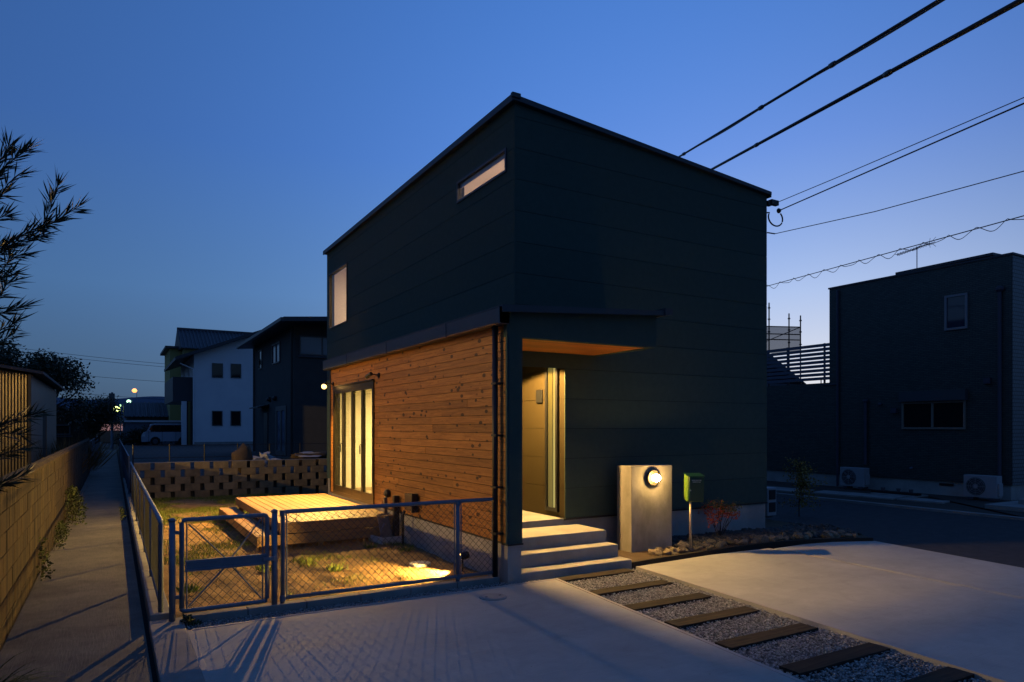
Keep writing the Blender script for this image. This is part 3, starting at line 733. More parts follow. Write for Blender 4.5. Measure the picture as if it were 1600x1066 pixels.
vpost((-4.60, FY), 1.05, -.05, .03, 'post', gt); vpost((-3.625, FY), 1.08, -.05, .03, 'post', gt)
B(x0 + .03, x1 - .01, FY - .03, FY - .012, .53, .63).box(0, 0, 0, 0, 0, 0).build('middle_rail', GALV, gt, bevel=.003) if False else MB().box(x0 + .03, x1 - .015, FY - .032, FY - .014, .535, .625).box(x0 + .03, x1 - .015, FY - .045, FY - .014, .61, .635).box(x0 + .03, x1 - .015, FY - .045, FY - .014, .525, .545).build('middle_rail', GALV, gt)
for s, e in (((x0 + .06, 1.0), (x0 + .40, .63)), ((x1 - .06, 1.0), (x0 + .47, .63)), ((x0 + .06, .17), (x0 + .40, .53)), ((x1 - .06, .17), (x0 + .47, .53))):
    MB().tube([(s[0], FY, s[1]), (e[0], FY, e[1])], .009, 6).build('brace', GALV, gt)
for xx in (x0 + .045, x1 - .045): MB().tube([(xx, FY, .14), (xx, FY, 1.03)], .008, 6).build('tension_bar', GALV, gt)
B(x1 - .05, x1 + .07, FY - .06, FY - .02, .56, .60).build('latch', GALV, gt, bevel=.004)
for zz in (.26, .90): B(-4.60, -4.51, FY - .012, FY + .012, zz, zz + .035).build('hinge', GALV, gt)
chain('x', FY, x0 + .045, x1 - .045, z0 + .01, z1 - .01).build('wire_mesh', WIRE, gt, kind='stuff', recalc=False)
FX = -4.69
lf = thing('chain_link_fence', (FX, 5.5, 0), 'long chain link fence between the yard and the left path', 'fence')
MB().tube([(FX, -.90, .05), (FX, -.90, .98), (FX, -.885, 1.005), (FX, -.86, 1.015), (FX, 12.6, 1.0)], .025, 14).build('frame', GALV, lf, smooth=True)
MB().tube([(FX, -.90, .17), (FX, 12.6, .17)], .018, 10).build('rail', GALV, lf, smooth=True)
for k in range(1, 8): vpost((FX, -.9 + 1.93 * k), 1.0, .05, .022, 'post', lf)
chain('y', FX, -.88, 12.6, .18, .99).build('wire_mesh', WIRE, lf, kind='stuff', recalc=False)

# ------------------------------------------------------------------ screen block wall at the back of the yard
SCRB = mat('screen_block_concrete', (.30, .24, .15), .9, (.20, .165, .11), 3.5, bump=.6, bscale=60, per_object=.12, contrast=1.1)
sb_ = thing('screen_block_wall', (-1.9, 12.2, 0), 'low openwork concrete block wall with gaps along the back of the yard', 'wall')
for r_ in range(5):
    z0 = .0 + r_ * .2; x = -4.62 + (.0 if r_ % 2 == 0 else -.245)
    while x < 1.6:
        a, b = max(x, -4.62), min(x + .385, 1.6)
        if b - a > .06: B(a, b, 12.10, 12.22, z0 - (.1 if r_ == 0 else 0), z0 + .192).build('block', SCRB, sb_, bevel=.006)
        x += .49
B(-4.62, 1.6, 12.11, 12.21, .992, 1.006).build('coping', CONC, sb_)
mb = MB()
for r_ in range(1, 5): mb.box(-4.62, 1.6, 12.115, 12.205, r_ * .2 - .008, r_ * .2)
mb.build('mortar_bed', mat('mortar', (.16, .14, .11), .9), sb_)

# ------------------------------------------------------------------ concrete light pillar, lamp
pl = thing('concrete_pillar', (2.14, -.42, 0), 'upright concrete slab pillar with a lit round lamp beside the porch steps', 'pillar')
B(1.72, 2.55, -.59, -.24, -.08, 1.365).build('slab', PILLARC, pl, bevel=.006)
lx, lz = 2.13, 1.18
lm = MB().lathe((lx, -.59, lz), (0, -1, 0), [(.115, 0), (.118, .012), (.095, .03), (.07, .04), (.06, .055)], 28).build('lamp_base', mat('dark_bronze', (.05, .04, .03), .5, metal=.5), pl)
MB().lathe((lx, -.645, lz), (0, -1, 0), [(.052, 0), (.058, .03), (.055, .07), (.038, .10), (.012, .115)], 22).build('globe', emis('globe_lit', (1, .60, .18), 230), lm, smooth=True)
mb = MB().lathe((lx, -.612, lz), (0, -1, 0), [(.10, 0), (.125, .004), (.128, .022), (.112, .03), (.10, .026)], 32)
mb.build('guard', bpy.data.materials['dark_bronze'], lm)

# ------------------------------------------------------------------ mailbox
GREEN = mat('green_enamel', (.065, .125, .010), .4, spec=.5); DGREEN = mat('dark_green_enamel', (.006, .045, .03), .4, spec=.5)
mbx = thing('mailbox', (2.62, -1.0, 0), 'green mailbox on a slim post with two lines of white lettering', 'mailbox')
Mx = at((2.62, -1.0, 0), R(-27))
xf(MB().prism([(-.125, -.06, .82), (-.125, .12, .84), (-.125, .12, 1.24), (-.125, -.09, 1.215)], (.25, 0, 0)), Mx).build('body', GREEN, mbx, bevel=.004)
xf(MB().prism([(-.112, -.092, .835), (.112, -.092, .835), (.112, -.118, 1.20), (-.112, -.118, 1.20)], (0, .03, 0)), Mx).build('door', DGREEN, mbx, bevel=.003)
xf(MB().prism([(-.13, -.13, 1.207), (-.13, .13, 1.243), (-.13, .13, 1.252), (-.13, -.13, 1.216)], (.26, 0, 0)), Mx).build('lid', DGREEN, mbx, bevel=.002)
WH = mat('white_print', (.7, .7, .68), .6); mb = MB()
for row, (n_, z_) in enumerate(((11, 1.145), (9, 1.120))):
    for k in range(n_):
        xx = (k - n_ / 2) * .0135
        for _ in range(3):
            a = xx + rnd.uniform(0, .007); mb.box(a, a + .0025, -.1185, -.1155, z_, z_ + .016)
        zz = z_ + rnd.uniform(0, .013); mb.box(xx, xx + .010, -.1185, -.1155, zz, zz + .0025)
xf(mb, Mx).build('lettering', WH, mbx)
xf(MB().lathe((-.095, -.105, 1.0), (0, -1, 0), [(.012, 0), (.012, .02)], 10), Mx).build('lock', GALV, mbx)
xf(MB().tube([(-.06, 0, -.05), (-.06, 0, .84)], .019, 12), Mx).build('post', mat('post_steel', (.42, .38, .30), .45, metal=.4), mbx, smooth=True)
 
# ------------------------------------------------------------------ gravel, sleepers, rocks
def stones(name, pts, rmin, rmax, m, label=None, cat=None, flat=.6):
    n = len(pts); P = np.array(pts); r = nr.uniform(rmin, rmax, n)
    base = np.array([(1, 0, 0), (-1, 0, 0), (0, 1, 0), (0, -1, 0), (0, 0, 1), (0, 0, -1)], float)
    v = base[None] * nr.uniform(.65, 1.2, (n, 6, 1)) * r[:, None, None]
    q = nr.normal(size=(n, 4)); q /= np.linalg.norm(q, axis=1)[:, None]
    w, x, y, z = q.T
    Rm = np.stack([1 - 2 * (y * y + z * z), 2 * (x * y - z * w), 2 * (x * z + y * w), 2 * (x * y + z * w), 1 - 2 * (x * x + z * z), 2 * (y * z - x * w), 2 * (x * z - y * w), 2 * (y * z + x * w), 1 - 2 * (x * x + y * y)], -1).reshape(n, 3, 3)
    v = np.einsum('nij,nkj->nki', Rm, v); v[:, :, 2] *= flat; v += P[:, None, :]
    f = np.array([(0, 2, 4), (2, 1, 4), (1, 3, 4), (3, 0, 4), (2, 0, 5), (1, 2, 5), (3, 1, 5), (0, 3, 5)])
    F = (np.arange(n)[:, None, None] * 6 + f[None]).reshape(-1, 3)
    o = np_mesh(name, v.reshape(-1, 3), F, m)
    if label: tag(o, label, cat)
    return o
def rand_island(name, cols, rough=.85):
    m = bpy.data.materials.new(name); m.use_nodes = True; nt = m.node_tree; b = nt.nodes['Principled BSDF']
    g = nt.nodes.new('ShaderNodeNewGeometry'); r = nt.nodes.new('ShaderNodeValToRGB'); cr = r.color_ramp
    cr.elements[0].color = (*cols[0], 1); cr.elements[1].color = (*cols[-1], 1)
    for i, c in enumerate(cols[1:-1]): e = cr.elements.new((i + 1) / (len(cols) - 1)); e.color = (*c, 1)
    nt.links.new(g.outputs['Random Per Island'], r.inputs[0]); nt.links.new(r.outputs[0], b.inputs['Base Color'])
    b.inputs['Roughness'].default_value = rough; return m
GRAV = rand_island('grey_gravel', [(.12, .12, .12), (.26, .26, .255), (.38, .375, .36), (.55, .545, .53)])
pts = []
while len(pts) < 33000:
    y = -1.33 - 6.6 * rnd.random() ** 1.05; x = rnd.uniform(gl(y) + .012, grr(y) - .012); pts.append((x, y, rnd.uniform(-.022, .004)))
stones('gravel_strip', pts, .008, .0165, GRAV, 'pale grey gravel strip between the two driveway slabs', 'gravel')
pts = [(rnd.uniform(-4.48, -.40), rnd.uniform(-1.45, -1.18), rnd.uniform(-.015, .02)) for _ in range(9500)]
pts = [p for p in pts if p[1] > -1.40 - max(0, -2.5 - p[0]) * .03 and not (p[0] > -.68 and p[1] > -1.30)]
stones('gravel_strip', pts, .007, .015, GRAV, 'narrow band of dark gravel between front fence kerb and driveway', 'gravel')
names = ['nearest the porch steps, warmly lit', 'second out from the porch steps', 'third out from the porch steps', 'fourth from the porch steps, middle of the gravel', 'fifth from the porch steps, wide grain', 'sixth from the porch steps, near the bottom edge', 'cut off by the bottom edge of the picture']
for i, (xa, xb, yc) in enumerate(((-.17, .99, -1.42), (-.27, .94, -2.20), (-.30, .85, -2.93), (-.34, .83, -3.62), (-.40, .80, -4.34), (-.42, .80, -5.05), (-.46, .76, -5.75))):
    mb = MB(); N_ = 12; h = .098
    top = []
    for k in range(N_ + 1):
        x = xa + (xb - xa) * k / N_; j = .006 * noise.noise(Vector((x * 6, yc * 3, i)))
        top.append((x, yc - h + j, yc + h + j * .6, .020 + .004 * noise.noise(Vector((x * 4, i, 0)))))
    for k in range(N_):
        (xA, y0, y1, zA), (xB, y2, y3, zB) = top[k], top[k + 1]; n0 = len(mb.v)
        mb.v += [(xA, y0, -.03), (xA, y1, -.03), (xA, y1, zA), (xA, y0, zA), (xB, y2, -.03), (xB, y3, -.03), (xB, y3, zB), (xB, y2, zB)]
        mb.f += [(n0 + 3, n0 + 2, n0 + 6, n0 + 7), (n0, n0 + 3, n0 + 7, n0 + 4), (n0 + 2, n0 + 1, n0 + 5, n0 + 6)]
        if k == 0: mb.f.append((n0, n0 + 1, n0 + 2, n0 + 3))
        if k == N_ - 1: mb.f.append((n0 + 4, n0 + 7, n0 + 6, n0 + 5))
    o = mb.build('sleeper', SLEEPW, recalc=True); tag(o, 'dark timber sleeper in the gravel, ' + names[i], 'sleeper', 'timber sleepers set in the gravel strip')
# planting bed: soil, curved edging, rocks
bed = [(.95 + .22, -1.26), (1.6, -1.22), (2.7, -1.15), (3.6, -1.10), (4.3, -1.12), (4.9, -1.22), (5.5, -1.42), (6.1, -1.7)]
SOIL = mat('bed_soil', (.06, .042, .026), .95, (.10, .072, .045), 6, bump=.9, bscale=50)
structure(MB().prism([(x, y, -.1) for x, y in bed] + [(6.5, -1.2, -.1), (6.6, .6, -.1), (6.6, 10, -.1), (5.49, 10, -.1), (5.49, .02, -.1), (1.14, .02, -.1)], (0, 0, .15)).build('planting_bed', SOIL))
eo = strip('bed_edging', [(x, y - .01) for x, y in bed], .055, -.03, .075, mat('edging_dark', (.035, .028, .02), .9, bump=.5, bscale=30))
tag(eo, 'curved dark edging board between the rock bed and the driveway', 'edging')
def bedy(x):
    for (a, b), (c, d) in zip(bed, bed[1:]):
        if a <= x <= c: return b + (d - b) * (x - a) / (c - a)
    return -1.6
ROCKM = mat('bed_rock', (.30, .25, .17), .9, (.13, .11, .08), 9, bump=.8, bscale=40, per_object=.35, contrast=1.1)
rmesh = []
for k in range(9):
    o = MB().blob((0, 0, 0), (1, .75, .6), seed=k * 13 + 1, sub=1, jag=.45); bm_ = bpy.data.meshes.new('rock'); bm_.from_pydata(o.v, [], o.f); bm_.materials.append(ROCKM); rmesh.append(bm_)
def rock(x, y, z, r, lab):
    o = bpy.data.objects.new('rock', rnd.choice(rmesh)); COL.objects.link(o); o.location = (x, y, z); o.scale = (r * rnd.uniform(.8, 1.3), r * rnd.uniform(.8, 1.2), r * rnd.uniform(.8, 1.2))
    o.rotation_euler = (rnd.uniform(-.4, .4), rnd.uniform(-.4, .4), rnd.uniform(0, 6.28)); tag(o, lab, 'rock', 'rocks in the planting bed')
for k in range(95):
    x = 1.9 + 4.2 * (k / 95) + rnd.uniform(-.06, .06); y = bedy(x) + .16 + abs(rnd.gauss(0, .17)); 
    if 1.68 < x < 2.6 and y > -.66: y = -.70 - rnd.uniform(0, .3)
    r = rnd.uniform(.05, .11)
    size = 'large' if r > .09 else ('small' if r < .07 else 'middling')
    where = ('at the foot of the concrete pillar' if x < 2.55 else 'around the mailbox post' if x < 3.05 else 'between mailbox and red shrub' if x < 3.55 else 'below the red shrub' if x < 4.1 else 'just right of the red shrub' if x < 4.7 else 'on the edging near the house corner' if x < 5.4 else 'at the far tip of the bed by the road')
    rock(x, y, .05 + r * .35, r, size + ' tan grey rock ' + where)
pts = []
for _ in range(3200):
    x = rnd.uniform(2.6, 6.4); y = rnd.uniform(bedy(x) + .28, -.04)
    pts.append((x, y, .06 + .10 * max(0, noise.noise(Vector((x * 2, y * 2, 3))) + .35) * rnd.random()))
stones('crushed_stone', pts, .025, .055, mat('dark_crushed_stone', (.05, .055, .055), .85, (.09, .095, .09), 8, bump=.5, bscale=40), 'dark crushed stone covering the bed along the house foundation', 'crushed stone', .8)

# ------------------------------------------------------------------ foliage helpers
def leaf_mesh(centres, dirs, length, width, fold=.0):
    """one pointed leaf (two triangles each side of a midrib) per centre"""
    n = len(centres); C_ = np.array(centres); D = np.array(dirs); D /= np.linalg.norm(D, axis=1)[:, None]
    Lh = (np.array(length) if np.ndim(length) else np.full(n, length)); Wd = (np.array(width) if np.ndim(width) else np.full(n, width))
    up = nr.normal(size=(n, 3)); S = np.cross(D, up); S /= np.linalg.norm(S, axis=1)[:, None] + 1e-9
    a = C_; b = C_ + D * (Lh * .45)[:, None] + S * (Wd * .5)[:, None]; c = C_ + D * Lh[:, None]; d = C_ + D * (Lh * .45)[:, None] - S * (Wd * .5)[:, None]
    v = np.stack([a, b, c, d], 1).reshape(-1, 3); F = (np.arange(n)[:, None, None] * 4 + np.array([(0, 1, 2), (0, 2, 3)])[None]).reshape(-1, 3)
    return v, F
def leaves(name, centres, dirs, length, width, m, parent):
    v, F = leaf_mesh(centres, dirs, length, width); return np_mesh(name, v, F, m, parent, origin=tuple(W(parent)))
def limb(p0, p1, n=4, wob=.06):
    p0, p1 = Vector(p0), Vector(p1); out = []
    for i in range(n + 1):
        t = i / n; w = Vector((rnd.gauss(0, wob), rnd.gauss(0, wob), rnd.gauss(0, wob))) * (0 if i in (0, n) else 1)
        out.append(p0.lerp(p1, t) + w)
    return out
LEAFD = rand_island('dark_leaves', [(.012, .02, .010), (.02, .035, .014), (.035, .05, .02)], .6)
LEAFG = rand_island('grass_blades', [(.07, .115, .012), (.12, .18, .018), (.17, .20, .028), (.20, .16, .05)], .7)
BARK = mat('bark', (.05, .038, .028), .9, (.08, .06, .045), 12, (1, 1, .3), bump=.8, bscale=30)
# bottlebrush shrub reaching in at the left edge, close to the camera
bb = thing('needle_leaved_shrub', (-6.15, -4.0, 0), 'dark shrub with long narrow leaves reaching in at the left edge', 'shrub')
tk = MB(); TR = Vector((-6.25, -3.9, 0)); 
tk.tube(limb(TR, (-6.1, -4.0, 1.6), 4, .03), [.05, .045, .04, .035, .03], 8); tk.tube(limb((-6.1, -4.0, 1.6), (-6.0, -4.05, 3.2), 4, .03), [.03, .028, .024, .02, .014], 8); tk.build('trunk', BARK, bb)
cs, ds, ls = [], [], []; bm_ = MB()
def twig(a, b, dens=230, L0=.11, r0=.006):
    pts = limb(a, b, 6, .012); bm_.tube(pts, [r0 * (1 - .11 * i) for i in range(7)], 5)
    ln = (Vector(b) - Vector(a)).length
    for _ in range(int(ln * dens)):
        t = rnd.random() ** .8; i = min(int(t * 6), 5); p = pts[i].lerp(pts[i + 1], t * 6 - i); ax = (pts[i + 1] - pts[i]).normalized()
        rd = Vector((rnd.gauss(0, 1), rnd.gauss(0, 1), rnd.gauss(0, 1))); rd = (rd - ax * rd.dot(ax)).normalized()
        cs.append(tuple(p)); ds.append(tuple(ax * rnd.uniform(.9, 1.5) + rd * rnd.uniform(.35, 1.1))); ls.append(L0 * rnd.uniform(.6, 1.15))
for a, b in (((-5.95, -4.05, 2.95), (-5.49, -4.26, 3.44)), ((-5.9, -4.1, 2.75), (-5.27, -4.41, 3.12)), ((-5.42, -4.31, 2.97), (-5.36, -4.36, 3.23)), ((-6.0, -4.0, 2.8), (-5.44, -4.28, 2.98)),
             ((-6.0, -4.05, 2.6), (-5.55, -4.22, 2.78)), ((-5.95, -4.05, 2.95), (-5.62, -4.2, 3.3)), ((-6.0, -4.1, 2.45), (-5.52, -4.26, 2.60)), ((-6.0, -4.1, 2.3), (-5.55, -4.25, 2.46)),
             ((-5.9, -4.1, 2.9), (-5.6, -4.2, 3.08)), ((-5.95, -4.1, 2.6), (-5.58, -4.2, 2.92)), ((-6.0, -4.1, 1.75), (-5.45, -4.30, 2.04)), ((-6.0, -4.1, 1.7), (-5.5, -4.27, 1.86)), ((-6.0, -4.1, 1.9), (-5.52, -4.25, 1.93)), ((-6.0, -4.1, 1.5), (-5.5, -4.3, 1.72)),
             ((-6.1, -4.0, 3.0), (-5.7, -4.2, 3.4)), ((-5.8, -4.15, 3.0), (-5.53, -4.25, 3.30)), ((-5.85, -4.1, 2.7), (-5.50, -4.27, 2.88)), ((-5.8, -4.1, 2.55), (-5.55, -4.25, 2.74)), ((-5.8, -4.1, 3.1), (-5.58, -4.22, 3.45)), ((-5.8, -4.1, 2.35), (-5.54, -4.25, 2.53))):
    twig(a, b)
bm_.build('branches', BARK, bb)
leaves('leaves', cs, ds, ls, .0085, LEAFD, bb)
# blade clumps: low plants
def clump(name, x, y, z, n, L0, spread, m, label, cat, width=.008, droop=.3, group=None):
    t = thing(name, (x, y, z), label, cat, group); cs, ds, ls = [], [], []
    for _ in range(n):
        a = rnd.uniform(0, 6.283); rr = rnd.random() * spread; tilt = rnd.uniform(.1, 1.0)
        cs.append((x + rr * math.cos(a), y + rr * math.sin(a), z)); ds.append((math.cos(a) * tilt, math.sin(a) * tilt, 1 - droop * tilt)); ls.append(L0 * rnd.uniform(.5, 1.1))
    leaves('blades', cs, ds, ls, width, m, t); return t
def leafy(name, box, n, L0, w, m, label, cat, lean=(.6, 0, .4)):
    x0, x1, y0, y1, z0, z1 = box; t = thing(name, ((x0 + x1) / 2, (y0 + y1) / 2, z0), label, cat); cs, ds = [], []
    mb = MB()
    for _ in range(max(4, n // 40)):
        x = rnd.uniform(x0, (x0 + x1) / 2); y = rnd.uniform(y0, y1); mb.tube(limb((x, y, z0), (rnd.uniform(x0, x1), y + rnd.gauss(0, .06), rnd.uniform((z0 + z1) / 2, z1)), 3, .02), [.004, .003, .003, .002], 4)
    for _ in range(n):
        f = rnd.random(); cs.append((rnd.uniform(x0, x0 + (x1 - x0) * (1 - .6 * f)), rnd.uniform(y0 + f * .3 * (y1 - y0), y1 - f * .3 * (y1 - y0)), z0 + f * (z1 - z0)))
        ds.append((lean[0] + rnd.gauss(0, .7), lean[1] + rnd.gauss(0, .8), lean[2] + rnd.gauss(0, .6)))
    mb.build('stems', BARK, t, kind='stuff'); leaves('leaves', cs, ds, nr.uniform(L0 * .5, L0 * 1.2, n), w, m, t); return t
LEAFM = rand_island('wall_weed_leaves', [(.02, .035, .01), (.045, .065, .018), (.07, .09, .02)])
def blades(x, y, n, lab):
    t = thing('grass_clump', (x, y, 0), lab, 'grass clump'); mb = MB()
    for _ in range(n):
        a = rnd.gauss(-.3, .9); L_ = rnd.uniform(.25, .62); up = rnd.uniform(.35, 1.1); p = Vector((x + rnd.gauss(0, .04), y + rnd.gauss(0, .08), 0)); d = Vector((math.cos(a), math.sin(a), up)).normalized(); side = Vector((-math.sin(a), math.cos(a), 0)); prev = None
        for k in range(6):
            w_ = .0075 * (1 - (k / 5) ** 2) + .0006; q = (p - side * w_, p + side * w_); n0 = len(mb.v); mb.v += [tuple(q[0]), tuple(q[1])]
            if k: mb.f.append((n0 - 2, n0 - 1, n0 + 1, n0))
            p = p + d * L_ / 5; d = (d + Vector((0, 0, -.26))).normalized()
    mb.build('blades', LEAFM, t, recalc=False)
blades(-5.86, -2.45, 46, 'clump of long arching grass blades at the foot of the left block wall')
leafy('wall_weed', (-5.95, -5.80, 1.9, 2.5, 0, .50), 150, .05, .028, LEAFM, 'narrow leafy weed climbing the foot of the left wall, the nearer one', 'weed')
leafy('wall_weed', (-5.95, -5.60, 7.2, 10.2, 0, .65), 900, .07, .035, LEAFM, 'dark bushy growth against the left wall farther down the path', 'weed')
leafy('wall_weed', (-5.95, -5.78, 4.3, 6.9, 0, .28), 420, .05, .028, LEAFM, 'low weeds along the foot of the left wall between the taller growths', 'weed')
leafy('kerb_weed', (-4.98, -4.84, 7.6, 9.8, -.02, .16), 160, .05, .022, LEAFM, 'small weeds on the right edge of the path by the drain', 'weed')
leafy('kerb_weed', (-4.52, -4.36, -1.35, -1.12, 0, .10), 130, .05, .02, LEAFM, 'small green weed in the gravel beside the left gate post', 'weed')
# grass in the yard (patchy)
cs, ds, ls = [], [], []
def grassy(x, y):
    n_ = noise.noise(Vector((x * 1.1, y * .8, 7.7))) * 1.2 + .5 * noise.noise(Vector((x * 3, y * 3, 2)))
    return n_ + (.55 if y > 7.2 else 0) + (.25 if x < -4.2 else 0) + (.16 if y > 3 else 0) - .30
while len(cs) < 42000:
    x = rnd.uniform(-4.58, -.9); y = -1.0 + 13 * rnd.random()
    if -3.1 < x and 2.6 < y < 6.9: continue
    if rnd.random() * .55 < grassy(x, y):
        cs.append((x, y, yard_h(x, y) - .005)); ds.append((rnd.gauss(0, .45), rnd.gauss(0, .45), 1)); ls.append(rnd.uniform(.03, .085))
v, F = leaf_mesh(cs, ds, ls, .007); go = np_mesh('lawn_grass', v, F, LEAFG); tag(go, 'patchy green grass growing in the sandy soil of the yard', 'grass')
pts = [(rnd.uniform(-4.5, -.9), -1 + 9 * rnd.random(), 0) for _ in range(2600)]; pts = [(x, y, yard_h(x, y) + .004) for x, y, _ in pts]
so = stones('soil_crumbs', pts, .005, .016, rand_island('soil_crumb', [(.12, .075, .03), (.22, .14, .07), (.30, .22, .13)]), 'crumbs of soil and small stones on the yard', 'soil')
WEED = rand_island('weed_leaves', [(.06, .10, .012), (.11, .16, .02), (.16, .20, .03)])
for i, (x, y, s, lb) in enumerate(((-2.55, .45, .12, 'bright green weed in the lit soil, the left of the two'), (-2.75, 1.1, .10, 'bright green weed behind the fence mesh, the farther one'), (-3.35, .9, .14, 'green weed tuft seen through the gate'), (-1.55, 1.9, .10, 'small weed in front of the sink pan'), (-1.15, 1.35, .12, 'small weed at the foot of the foundation'), (-4.35, .1, .14, 'green weed tuft beside the gate post'))):
    clump('weed', x, y, .03, 70, s, .10, WEED, lb, 'weed', .016, .4)
# red nandina
nd = thing('red_leaved_shrub', (3.85, -.36, .05), 'small shrub with red and orange leaves in the rock bed', 'shrub')
mb = MB(); cs, ds = [], []; cg, dg = [], []
for k in range(15):
    a = rnd.uniform(0, 6.28); rr = rnd.uniform(.03, .30); h = rnd.uniform(.32, .62); p = Vector((3.85 + rr * math.cos(a), -.36 + rr * math.sin(a) * .8, .05 + h))
    mb.tube(limb((3.85 + rnd.uniform(-.04, .04), -.36, .05), p, 4, .012), [.006, .005, .005, .004, .003], 5)
    for _ in range(46):
        q = p + Vector((rnd.gauss(0, .055), rnd.gauss(0, .055), rnd.gauss(0, .045)))
        (cs if h < .54 else cg).append(tuple(q)); (ds if h < .54 else dg).append((rnd.gauss(0, 1), rnd.gauss(0, 1), rnd.gauss(-.1, .6)))
mb.build('stems', BARK, nd)
leaves('red_leaves', cs, ds, .055, .024, rand_island('nandina_red', [(.35, .02, .008), (.60, .06, .012), (.70, .16, .02), (.45, .08, .015)], .5), nd)
if cg: leaves('green_leaves', cg, dg, .05, .022, rand_island('nandina_green', [(.05, .07, .01), (.12, .12, .02), (.25, .10, .02)], .5), nd)
# young tree by the road
yt = thing('young_tree', (7.9, 1.1, 0), 'young thin tree with sparse orange brown leaves beyond the house corner', 'tree')
mb = MB().tube(limb((7.9, 1.1, -.02), (7.95, 1.1, 1.25), 5, .02), [.014, .013, .011, .009, .007, .004], 6); cs, ds = [], []
for k in range(46):
    z = rnd.uniform(.20, 1.2); a = rnd.uniform(0, 6.28); ln = rnd.uniform(.12, .62) * (1.2 - abs(z - .6)); e = Vector((7.9 + ln * math.cos(a), 1.1 + ln * math.sin(a), z + rnd.uniform(-.02, .2)))
    mb.tube(limb((7.92, 1.1, z), e, 3, .02), [.005, .004, .003, .002], 4)
    for _ in range(26):
        t = rnd.random(); q = Vector((7.92, 1.1, z)).lerp(e, t) + Vector((rnd.gauss(0, .05), rnd.gauss(0, .05), rnd.gauss(0, .05))); cs.append(tuple(q)); ds.append((rnd.gauss(0, 1), rnd.gauss(0, 1), rnd.gauss(-.2, 1)))
mb.build('trunk', BARK, yt); leaves('leaves', cs, ds, .06, .028, rand_island('autumn_leaves', [(.16, .10, .02), (.30, .18, .03), (.16, .15, .04), (.40, .20, .04)]), yt)

# ------------------------------------------------------------------ block wall on the left
BLKM = mat('old_block', (.045, .030, .012), .92, (.007, .0055, .004), 1.5, (4.5, 4.5, .30), bump=1.0, bscale=28, bstretch=(3, 3, .7), per_object=.18, contrast=1.6, detail=9)
lw = thing('block_wall', (-6.02, 6, 0), 'long stained concrete block wall with coping on the left of the path', 'wall')
B(-6.065, -5.975, -14, 25.6, -.1, 1.40).build('mortar_core', mat('old_mortar', (.07, .06, .045), .95), lw)
far = MB(); nb = 0
for r_ in range(7):
    y = -14 + (.2 if r_ % 2 else 0)
    while y < 25.4:
        a, b = y + .004, y + .396
        if -1.7 < y < 14.2 and nb < 298:
            xo = rnd.uniform(-.003, .003); B(-6.08, -5.958 + xo, a, b, r_ * .2 + .004, r_ * .2 + .196).build('block', BLKM, lw, bevel=.005); nb += 1
        else: far.box(-6.08, -5.96, a, b, r_ * .2 + .004, r_ * .2 + .196)
        y += .4
far.build('block', BLKM, lw, kind='stuff')
y = -14; k = 0
while y < 25.4:
    e = min(y + .6, 25.6)
    MB().prism([(-6.10, y, 1.402), (-5.935, y, 1.402), (-5.935, y, 1.44), (-5.975, y, 1.475), (-6.06, y, 1.475), (-6.10, y, 1.44)], (0, e - y - .006, 0)).build('coping_block', BLKM, lw); y = e
fl = thing('path_fence', (-5.98, 40, 0), 'low dark mesh fence continuing the left wall far down the path', 'fence')
for k in range(13): MB().tube([(-5.98, 25.8 + k * 2.2, 0), (-5.98, 25.8 + k * 2.2, 1.35)], .025, 6).build('post', GALV, fl)
MB().tube([(-5.98, 25.8, 1.33), (-5.98, 52.2, 1.33)], .025, 6).build('rail', GALV, fl); chain('y', -5.98, 25.8, 52.2, .05, 1.32, .11, .004).build('wire_mesh', WIRE, fl, kind='stuff', recalc=False)
fr2 = thing('path_fence', (-4.72, 30, 0), 'far mesh fence along the right side of the path past the yard', 'fence')
for k in range(16): MB().tube([(-4.72, 13.2 + k * 2.0, 0), (-4.72, 13.2 + k * 2.0, 1.15)], .02, 6).build('post', GALV, fr2)
MB().tube([(-4.72, 13.2, 1.14), (-4.72, 43.2, 1.14)], .02, 6).build('rail', GALV, fr2); chain('y', -4.72, 13.2, 43.2, .62, 1.13, .11, .004).build('wire_mesh', WIRE, fr2, kind='stuff', recalc=False)
ml = thing('lot_fence', (-2, 14, .6), 'thin dark wire fence on the raised ground behind the block wall', 'fence')
for k in range(8): MB().tube([(-4.6 + k * .95, 14, .6), (-4.6 + k * .95, 14, 1.45)], .018, 6).build('post', BLACKM, ml)
for zz in (.75, 1.05, 1.42): MB().tube([(-4.6, 14, zz), (2.05, 14, zz)], .008, 5).build('rail', BLACKM, ml)
chain('x', 14, -4.6, 2.05, .62, 1.42, .09, .002).build('wire_mesh', BLACKM, ml, kind='stuff', recalc=False)
# heaps on the ground behind the wall
SHEET = mat('pale_sheet', (.45, .45, .46), .6, (.25, .25, .27), 8, bump=.6, bscale=12)
tag(MB().blob((-1.75, 13.0, .95), (.34, .3, .42), 3, 2, .5).build('soil_heap', SOIL, smooth=True), 'dark heap behind the block wall in front of the white house', 'heap')
tag(MB().blob((-1.15, 12.75, .98), (.28, .2, .17), 8, 3, 1.1).build('crumpled_sheet', SHEET), 'crumpled white plastic sheet lying behind the block wall top', 'plastic sheet')
tag(MB().blob((.15, 12.9, .95), (.75, .3, .20), 12, 3, .5).build('covered_heap', SOIL, smooth=True), 'long low heap behind the wall beside the house', 'heap')
tag(MB().blob((.2, 12.85, 1.08), (.50, .22, .075), 21, 3, .8).build('crumpled_sheet', SHEET), 'flat pale sheet spread over the low heap beside the house', 'plastic sheet')
tag(MB().blob((-3.25, 12.42, .66), (.09, .09, .12), 4, 2, .9).build('rubbish_bag', SHEET), 'white bag seen through a gap of the block wall, left one', 'bag')
